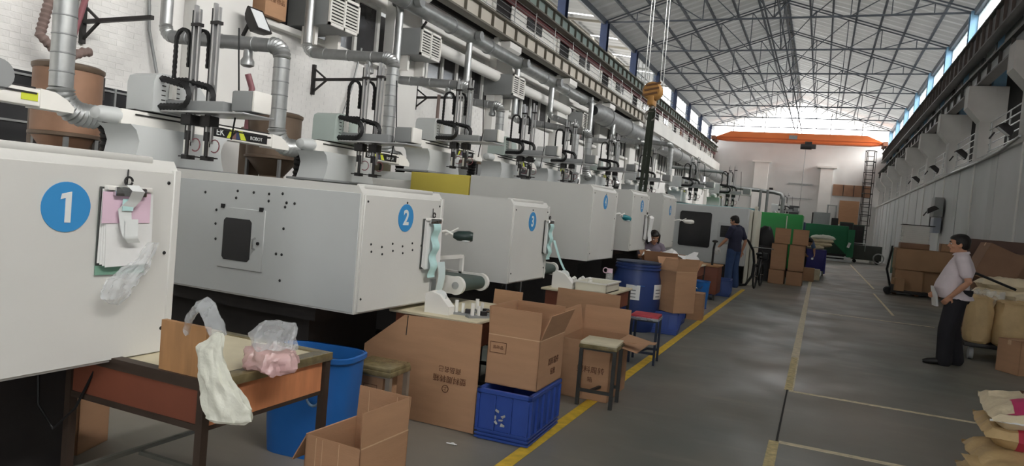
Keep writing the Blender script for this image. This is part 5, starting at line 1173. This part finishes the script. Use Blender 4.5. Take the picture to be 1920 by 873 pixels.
# printed sacks nearest the camera
lb = ['kraft sack at the bottom of the printed sack heap', 'kraft sack with pointed ear, second up in the printed heap', 'kraft sack with red printed patch, third up in the printed heap', 'cream sack with pink print lying on top of the printed heap']
sk = []
for i, (x, y, z, H, m) in enumerate(((1.44,5.28,.10,.22,sack_m),(1.47,5.24,.265,.22,sack_m),(1.50,5.30,.415,.20,sack_m),(1.52,5.30,.565,.19,sackw_m))):
    sk.append(sack(lb[i], (x, y, z), rad((0,5,-3,-2)[i]), .95, .58, H, m, 60+i, group='printed sacks in the heap', tilt=(rad((0,4,3,6)[i]), rad((0,-3,2,-2)[i]))))
patch(sk[3], 'pink_patch', pinkprint_m, lambda c, n: n.z > .05 and -.27 < c.y < .02 and c.x > -.36-.6*c.y*0+(.12 if c.y > -.08 else 0)); text('lettering', 'FULI', .08, (-.27,.06,.098), (0,0,rad(4)), print_m, sk[3], .002, 'LEFT')
MB().tube(dense([(-.47,-.28,.0),(-.2,-.288,.004),(.2,-.288,.0),(.47,-.28,.0)],.02),[.012 if i%2 else .016 for i in range(49)] if False else .013,8,True,.5).wob(.006,25).obj('folded_seam', paper_m, sk[3])
patch(sk[2], 'red_patch', M('red_print', (176,50,72), .6), lambda c, n: -.3 < c.x < .1 and c.y < -.1 and c.z > -.06)
patch(sk[1], 'red_patch', MATS['red_print'], lambda c, n: -.05 < c.x < .2 and c.y < -.15 and c.z > -.03)
MB().loft([[Vector((-.44-.1*t_, -.2+.12*a+.05*t_, .0+.02*t_+.03*a*(1-t_))) for a in (-1,0,1)] for t_ in (0,.5,1)], closed=False).obj('ear', sack_m, sk[1])
o = MB().bb(-.012,.012,-.012,.012,0,.02).obj('offcut', dark_m, None, (.86,5.05,0)); T(o, 'small dark square offcut on the floor by the printed sacks', 'offcut')
o = MB().box((0,0,.006),(.07,.012,.004),(0,.1,.4)).box((.01,.01,.006),(.04,.014,.004),(0,0,-.6)).wob(.006,30).obj('paper_scrap', paper_m, None, (-2.02,3.95,.002)); T(o, 'white torn paper scrap on the green floor by the blue crate', 'scrap')
# pile half hidden under machine 1
carton('small carton with open flap under machine 1', (-3.72, 2.62, .0), rad(20), .24, .26, .36, (115, None, None, None)); 
o = MB().bb(-.14,.14,-.1,.1,0,.3,.01).obj('carton_block', cardd, None, (-4.1,2.62,0)); T(o, 'brown carton low in the dark under machine 1', 'carton')
o = MB().tube([(-3.1,2.0,.74),(-3.08,2.0,.5),(-3.0,2.02,.4),(-2.92,2.06,.5),(-2.86,2.1,.68)],.006,6).obj('cable', black_m); T(o, 'thin black cable drooping below machine 1', 'cable')
o = MB().ell((0,0,.08),.22,.12,.09).wob(.05,8,3).obj('rag_heap', grey_m, None, (-3.25,1.85,0)); T(o, 'grey rag heap on the floor under machine 1', 'rag')

# ------------------------------------------------------------------ cranes, hook and sling
def crane(label, y, zb, x0, x1, h):
    t = thing('bridge_crane', label, 'crane', (0, y, zb))
    MB().prism([(x0+.1,.12),(x0+.9,0),(x1-.9,0),(x1-.1,.12),(x1-.1,.32),(x1-1.2,h),(x0+1.2,h),(x0+.1,.32)], -.25, .25).obj('girder', orange_m, t)
    MB().bb(x0+.3,x1-.3,-.34,-.25,.02,.12).bb(x0+.3,x1-.3,-.30,-.25,.27,.33).obj('bottom_flange', M('orange_flange', (206,98,48), .5), t)
    for x in (x0-.02, x1+.02):
        MB().bb(x-.15,x+.15,-1.1,1.1,-.02,.3).obj('end_truck', M('brown_truck', (130,84,62), .6), t)
        for yy in (-.9,.9): MB().cyl((x,yy,-.03),.12,.1,'X',16).obj('wheel', dark_m, t)
    return t
cr = crane('orange bridge crane spanning the far end of the hall', 59, 8.32, -8.5, 3.75, .78)
MB().bb(-2.0,-.9,-.5,-.3,-.4,-.05,.03).bb(-1.7,-1.2,-.45,-.1,-.05,.15).cyl((-1.6,-.4,-.25),.2,.8,'X').obj('hoist', dark_m, cr); MB().bb(-2.9,-2.3,-.32,-.28,.3,.6).obj('number_plate', grey_m, cr); MB().tube([(-1.6,-.4,-.4),(-1.65,-.4,-5.5)],.025,6).obj('pendant_cable', grey_m, cr)
cr2 = crane('near bridge crane high over the robots that carries the hook', 16.0, 8.32, -8.5, 3.75, .78)
cr2['label'] = 'near bridge crane carrying the ochre hook block on its ropes'
h = thing('hook_block', 'ochre crane hook block hanging on four ropes', 'hook', (-3.79, 16, 4.44)); h.scale = (1.15, 1.15, 1.1)
MB().lathe([(.0,-.13),(.16,-.13),(.19,-.09),(.2,0),(.19,.09),(.16,.13),(0,.13)], (0,0,0), 28, 'Y').obj('cheek', hookblock_m, h)
for i in range(3): MB().bar((-.17+.03*i,-.135,-.08+.1*i-.02),(.12+.03*i,-.135,.02+.1*i-.06),.03,.035).obj('stripe', M('brown_stripe', (104,70,42), .5) if 'brown_stripe' not in MATS else MATS['brown_stripe'], h)
MB().bb(-.06,.06,-.16,.16,-.3,-.1,.02).obj('crosshead', hookblock_m, h)
MB().tube([(.02,0,-.28),(.02,0,-.4)]+[(.0-.1*sin(a)+.0,0,-.5+.1*cos(a)) for a in [-.2+i*.42 for i in range(12)]],[.035]*2+[.035-.0018*i for i in range(12)],10).obj('hook', M('hook_grey', (150,146,140), .4, .6), h)
for x in (-.19,-.13,.13,.19): MB().tube([(x,0,.05),(x*.9-.02,0,3.9)],.011,6).obj('rope', galv_m, h)
o = MB(); 
for a, b_ in (((-3.80,15.98,4.02),(-3.85,15.9,2.05)),((-3.74,16.02,4.02),(-3.78,16.1,2.02))):
    a = Vector(a); b_ = Vector(b_); o.loft([[a.lerp(b_,t_)+Vector((w_*(.05-.015*t_),d_,0)) for w_, d_ in ((-1,-.01),(1,-.01),(1,.01),(-1,.01))] for t_ in [i/10 for i in range(11)]])
o.loft([[Vector((-3.77,15.94+.12*t_,4.0+.06*sin(pi*t_)))+Vector((w_*.06,0,d_)) for w_, d_ in ((-1,-.01),(1,-.01),(1,.01),(-1,.01))] for t_ in [i/8 for i in range(9)]])
T(o.obj('lifting_sling', sling_m), 'long dark green webbing sling hanging from the crane hook', 'sling')
# ------------------------------------------------------------------ people
def fuse(mb, voxel, name, mt, parent, smooth=4):
    """close many tapered volumes into one continuous skin"""
    bm = mb.bm; bmesh.ops.recalc_face_normals(bm, faces=bm.faces)
    me = bpy.data.meshes.new('volumes'); bm.to_mesh(me); bm.free()
    o = bpy.data.objects.new('volumes', me); col.objects.link(o)
    md_ = o.modifiers.new('r', 'REMESH'); md_.mode = 'VOXEL'; md_.voxel_size = voxel
    s_ = o.modifiers.new('s', 'SMOOTH'); s_.iterations = smooth; s_.factor = .5
    dg = bpy.context.evaluated_depsgraph_get(); ev = o.evaluated_get(dg)
    out = bpy.data.meshes.new_from_object(ev); out.name = name
    bpy.data.objects.remove(o); bpy.data.meshes.remove(me)
    out.materials.clear(); out.materials.append(mt)
    for p in out.polygons: p.use_smooth = True
    return link(name, out, parent)
def limb(mb, pts, rs, n=14):
    pts = [Vector(p) for p in pts]
    P, Rr = [], []
    a, b = pts[0], pts[1]; d = (a-b).normalized()
    P += [a+d*rs[0]*.85, a+d*rs[0]*.5]; Rr += [rs[0]*.35, rs[0]*.8]
    P += pts; Rr += list(rs)
    a, b = pts[-1], pts[-2]; d = (a-b).normalized()
    P += [a+d*rs[-1]*.5, a+d*rs[-1]*.85]; Rr += [rs[-1]*.8, rs[-1]*.35]
    mb.tube(P, Rr, n)
def trunk(mb, secs, n=24, off=0.0):
    """sections: (centre, half depth x, half width y)"""
    R = []
    for c, rx, ry in secs:
        R.append([Vector(c)+Vector(((rx+off)*cos(a), (ry+off)*sin(a), 0)) for a in [2*pi*k/n for k in range(n)]])
    mb.loft(R)
def hand(mb, w, d, palm_n, s=1.0, curl=.5, thumb=1):
    """palm and five unequal fingers; d = pointing direction, palm_n = palm normal"""
    w = Vector(w); d = Vector(d).normalized(); nrm = Vector(palm_n); nrm = (nrm-d*nrm.dot(d)).normalized(); side = d.cross(nrm)*thumb
    for k in (-1.2,-.4,.4,1.2): limb(mb, [w+side*k*.012*s, w+d*.085*s+side*k*.0175*s], [.014*s,.013*s], 8)
    for k, L in ((1.5,.068),(.5,.078),(-.5,.072),(-1.5,.056)):
        b0 = w+d*.088*s+side*k*.0175*s; d1 = (d*cos(curl*.6)+nrm*sin(curl*.6)); d2 = (d*cos(curl*1.5)+nrm*sin(curl*1.5))
        limb(mb, [b0, b0+d1*L*.5*s, b0+d1*L*.5*s+d2*L*.5*s], [.0095*s,.009*s,.0075*s], 8)
    t0 = w+d*.025*s+side*.022*s; t1 = t0+(d*.6+side*.8).normalized()*.04*s; limb(mb, [t0, t1, t1+(d*.9+side*.3+nrm*.3).normalized()*.035*s], [.013*s,.0115*s,.009*s], 8)
def head(body, parent, c, yaw=0, pitch=0, s=1.0, hair_mt=hair_m, long=False, vox=.007):
    R = Matrix.Translation(c) @ Matrix.Rotation(yaw, 4, 'Z') @ Matrix.Rotation(pitch, 4, 'Y') @ Matrix.Diagonal((s,s,s,1))
    h = MB()
    trunk(h, [((.035,0,-.118),.028,.026),((.03,0,-.108),.05,.043),((.022,0,-.085),.066,.054),((.01,0,-.04),.084,.066),((.004,0,.0),.091,.072),((0,0,.04),.095,.075),((-.004,0,.075),.088,.070),((-.008,0,.102),.062,.05),((-.01,0,.115),.026,.02)], 22)
    limb(h, [(.088,0,.012),(.103,0,-.018),(.108,0,-.03)], [.010,.013,.015], 8); h.ell((.078,0,-.066),.02,.024,.012).ell((.076,0,-.103),.02,.02,.014)
    h.ell((.078,0,.03),.018,.05,.010)
    for y in (-1,1): h.ell((-.005,y*.078,-.015),.02,.010,.032); h.ell((.06,y*.045,-.035),.025,.02,.022)
    h.xf(R)
    bmesh.ops.recalc_face_normals(h.bm, faces=h.bm.faces)
    me = bpy.data.meshes.new('h'); h.bm.to_mesh(me); h.bm.free(); body.bm.from_mesh(me); bpy.data.meshes.remove(me)
    def on(mb, nm, mt): mb.xf(R); return mb.obj(nm, mt, parent)
    e = MB()
    for y in (-1,1): e.ell((.083,y*.033,.0),.010,.014,.007)
    on(e, 'eyes', numeral_m)
    e = MB()
    for y in (-1,1): e.ell((.0905,y*.033,.0),.005,.006,.006)
    on(e, 'pupils', black_m)
    e = MB()
    for y in (-1,1): e.tube([(.094,y*.016,.024),(.095,y*.034,.029),(.085,y*.052,.022)],.0045,6)
    on(e, 'eyebrows', hair_mt)
    e = MB(); e.tube([(.085,-.026,-.068),(.097,0,-.066),(.085,.026,-.068)],.0055,6); on(e, 'lips', M('lips', (150,92,84), .5) if 'lips' not in MATS else MATS['lips'])
    hr = MB(); trunk(hr, [((-.05,0,-.075),.035,.05),((-.045,0,-.05),.055,.066),((-.03,0,-.01),.078,.079),((-.02,0,.035),.093,.083),((-.008,0,.062),.104,.084),((-.004,0,.085),.098,.078),((-.008,0,.11),.078,.062),((-.01,0,.128),.04,.034),((-.01,0,.133),.015,.012)], 22)
    for y in (-1,1): hr.ell((.015,y*.074,.02),.03,.012,.035)
    if long:
        for y in (-1,1): limb(hr, [(.0,y*.075,.04),(-.01,y*.088,-.06),(-.01,y*.085,-.17)], [.04,.04,.03], 10)
        limb(hr, [(-.06,0,.02),(-.075,0,-.1),(-.07,0,-.2)], [.07,.07,.05], 12); limb(hr, [(.07,-.05,.07),(.085,.02,.075)], [.03,.02], 8)
    hr.wob(.005, 45); hr.xf(R); fuse(hr, vox, 'hair', hair_mt, parent, 1)
def person(label, loc, rz, J, shirt, trousers, shoes, belly=0.0, s=1.0, vox=.009, sleeve=.55, glove=None, long=False, hyaw=0, hpitch=0, paper=None):
    """J: joints in the figure's own frame (it faces +X, left is +Y)"""
    p = thing('person', label, 'person', loc, rz); p.scale = (s,s,s)
    V = {k: Vector(v) for k, v in J.items()}
    body = MB()
    pel, ch, nk, hd = V['pelvis'], V['chest'], V['neck'], V['head']
    wst = pel.lerp(ch, .45)+Vector((belly*.6,0,0))
    secs = [(pel-Vector((0,0,.10)),.105,.155),(pel,.125,.17),(pel.lerp(wst,.5)+Vector((belly*.5,0,0)),.115+belly*.5,.16+belly*.3),(wst,.108+belly*.5,.15+belly*.3),(ch,.118+belly*.2,.168),(ch.lerp(nk,.55),.10,.165),(ch.lerp(nk,.85),.07,.12),(nk,.055,.06)]
    trunk(body, secs)
    limb(body, [nk-Vector((0,0,.03)), nk.lerp(hd,.45), hd-Vector((.005,0,.05))], [.062,.056,.055])
    for sd in 'lr':
        a, b, c = V[sd+'shoulder'], V[sd+'elbow'], V[sd+'wrist']
        limb(body, [ch.lerp(a,.6)+Vector((0,0,.08)), a, a.lerp(b,.45), b, b.lerp(c,.3), c], [.06,.056,.048,.038,.038,.026])
        hd_ = V.get(sd+'hand', (c-b).normalized()); hand(body, c, hd_, V.get(sd+'palm', Vector((0,-1 if sd=='l' else 1,0))), 1.0, .55, 1 if sd == 'l' else -1)
        h_, k, an = V[sd+'hip'], V[sd+'knee'], V[sd+'ankle']
        limb(body, [h_, h_.lerp(k,.4), k, k.lerp(an,.35), an], [.088,.076,.055,.054,.038])
        t = V[sd+'toe']; limb(body, [an-Vector((.03,0,.03)), an.lerp(t,.5)-Vector((0,0,.02)), t], [.036,.036,.03])
    head(body, p, hd, hyaw, hpitch, 1.0, hair_m, long, vox)
    fuse(body, vox*.8, 'body', skin_m, p, 4)
    # shirt with short sleeves, collar and loose hem
    sh_ = MB(); hem = pel-Vector((0,0,.06))
    trunk(sh_, [(hem,.142+belly*.5,.185+belly*.2),(pel.lerp(wst,.5)+Vector((belly*.6,0,0)),.138+belly*.55,.182+belly*.3),(wst+Vector((belly*.2,0,0)),.13+belly*.55,.175+belly*.3),(ch,.138+belly*.25,.19),(ch.lerp(nk,.55),.118,.185),(ch.lerp(nk,.88),.085,.125),(nk+Vector((0,0,.015)),.074,.078)])
    for sd in 'lr':
        a, b = V[sd+'shoulder'], V[sd+'elbow']
        e = a.lerp(b, sleeve+.15); limb(sh_, [ch.lerp(a,.6)+Vector((0,0,.08)), a, a.lerp(b,.35), e], [.072,.073,.068,.066])
    sh_.wob(.006, 9, 2); so = fuse(sh_, vox, 'shirt', shirt, p, 3)
    cl_ = MB(); R0 = [nk+Vector((.066*cos(a),.068*sin(a),.01)) for a in [2*pi*k/20 for k in range(20)]]; R1 = [nk+Vector((.074*cos(a)+.01,.076*sin(a),.045-.015*cos(a))) for a in [2*pi*k/20 for k in range(20)]]
    cl_.loft([R0, R1], False); cl_.loft([[q*1 for q in R1], [nk+(q-nk)*1.22-Vector((0,0,.04)) for q in R1]], False); cl_.obj('collar', shirt, so)
    tr = MB(); trunk(tr, [(pel-Vector((0,0,.11)),.118,.165),(pel,.136+belly*.2,.178),(pel+Vector((0,0,.07)),.13+belly*.4,.174)])
    for sd in 'lr':
        h_, k, an = V[sd+'hip'], V[sd+'knee'], V[sd+'ankle']
        limb(tr, [h_, h_.lerp(k,.4), k, k.lerp(an,.5), an-Vector((0,0,.03))], [.112,.102,.090,.086,.082])
    tr.wob(.007, 10, 3); fuse(tr, vox, 'trousers', trousers, p, 3)
    for sd in 'lr':
        an, t = V[sd+'ankle'], V[sd+'toe']; d = (t-an); d.z = 0; d.normalize(); q = Vector((an.x, an.y, 0))
        m_ = MB(); pts = [q-d*.055+Vector((0,0,.04)), q+Vector((0,0,.05)), q+d*.08+Vector((0,0,.045)), q+d*.16+Vector((0,0,.032)), q+d*.21+Vector((0,0,.026))]
        m_.tube(pts, [.028,.045,.045,.04,.022], 14)
        for v in m_.bm.verts: v.co.z = max(v.co.z, an.z-.085 if an.z > .12 else .003)
        m_.obj('shoe', shoes, p)
    if glove:
        for sd in glove:
            g = MB(); c = V[sd+'wrist']; hand(g, c-V.get(sd+'hand', c-V[sd+'elbow']).normalized()*.02, V.get(sd+'hand', c-V[sd+'elbow']), V.get(sd+'palm', Vector((0,-1,0))), 1.45, .55, 1 if sd == 'l' else -1); fuse(g, .006, 'glove', glovew_m, p, 2)
    return p
STAND = dict(pelvis=(0,0,.92), chest=(.0,0,1.24), neck=(-.01,0,1.42), head=(.03,0,1.565),
             lshoulder=(-.01,.19,1.37), rshoulder=(-.01,-.19,1.37), lelbow=(-.05,.25,1.10), relbow=(-.05,-.25,1.10), lwrist=(.05,.24,.86), rwrist=(.05,-.24,.86),
             lhip=(0,.09,.86), rhip=(0,-.09,.86), lknee=(.03,.10,.47), rknee=(.02,-.10,.47), lankle=(-.01,.10,.08), rankle=(-.01,-.10,.08), ltoe=(.12,.13,.04), rtoe=(.12,-.13,.04))
J = dict(STAND); J.update(lelbow=(-.09,.27,1.10), lwrist=(.06,.21,.90), lhand=(.5,-.25,-.75), lpalm=(0,-1,0), relbow=(.0,-.26,1.12), rwrist=(.17,-.19,.93), rhand=(.7,.2,-.5), rpalm=(0,1,0),
                          lankle=(.06,.10,.08), ltoe=(.20,.12,.04), lknee=(.07,.10,.47), rankle=(-.06,-.11,.08), rtoe=(.06,-.16,.04))
man = person('man in pale pink grey polo shirt and dark trousers with hands at hips beside sacks', (1.68, 10.55, 0), rad(172), J, shirt_m, trouser_m, shoe_m, belly=.07, s=1.0, vox=.009, hyaw=rad(4), hpitch=rad(2))
man.scale = (1.12, 1.1, 1.0)
MB().box((.22,-.12,.86),(.02,.16,.26),(0,.15,.3)).wob(.01,9).obj('paper_sheet', paper_m, man)
J = dict(STAND); J.update(head=(.06,.0,1.56), lelbow=(.06,.27,1.10), lwrist=(.26,.25,.92), lhand=(.45,.0,-.85), lpalm=(0,-1,0), relbow=(-.10,-.26,1.10), rwrist=(-.02,-.27,.86), rhand=(.1,0,-1), rpalm=(0,1,0),
                          lankle=(.02,.1,.08), rankle=(-.03,-.12,.08), rtoe=(.08,-.2,.04))
wk_ = person('worker in navy shirt and blue jeans with white glove at the windowed machine', (-1.92, 18.35, 0), rad(150), J, navy_m, jeans_m, shoe_m, belly=.0, s=1.07, vox=.011, glove='l', hyaw=rad(14), hpitch=rad(16))
# seated woman at the bench
J = dict(pelvis=(0,0,.50), chest=(.08,0,.80), neck=(.12,0,.98), head=(.19,0,1.10), lshoulder=(.10,.17,.93), rshoulder=(.10,-.17,.93), lelbow=(.22,.24,.74), relbow=(.22,-.24,.74), lwrist=(.42,.10,.84), rwrist=(.44,-.12,.80),
         lhand=(.8,-.3,.2), rhand=(.9,.2,.1), lpalm=(0,-.5,-1), rpalm=(0,.5,-1), lhip=(0,.09,.48), rhip=(0,-.09,.48), lknee=(.42,.10,.50), rknee=(.42,-.10,.50), lankle=(.40,.1,.08), rankle=(.40,-.1,.08), ltoe=(.55,.1,.04), rtoe=(.55,-.1,.04))
person('woman with long dark hair seated at the bench heaped with white parts', (-2.78, 12.62, .12), rad(-60), J, mauve_m, trouser_m, shoe_m, s=1.0, vox=.011, long=True, hyaw=rad(5), hpitch=rad(24))
stool('dark stool the woman sits on behind the heaped bench', (-2.78, 12.62, 0), 0, .3, .3, .55, dark_m, tabletop_m)
# bending person behind the carton stack
J = dict(pelvis=(-.1,0,.90), chest=(.18,0,1.10), neck=(.34,0,1.14), head=(.47,0,1.10), lshoulder=(.27,.18,1.10), rshoulder=(.27,-.18,1.10), lelbow=(.38,.22,.86), relbow=(.38,-.22,.86), lwrist=(.52,.16,.72), rwrist=(.52,-.16,.72),
         lhip=(-.08,.09,.85), rhip=(-.08,-.09,.85), lknee=(.0,.1,.47), rknee=(.0,-.1,.47), lankle=(-.04,.1,.08), rankle=(-.04,-.1,.08), ltoe=(.1,.12,.04), rtoe=(.1,-.12,.04))
person('person in blue grey shirt bending behind the double carton stack', (-.55, 27.4, 0), rad(-60), J, bluegrey_m, trouser_m, shoe_m, s=1.1, vox=.013, hpitch=rad(40))
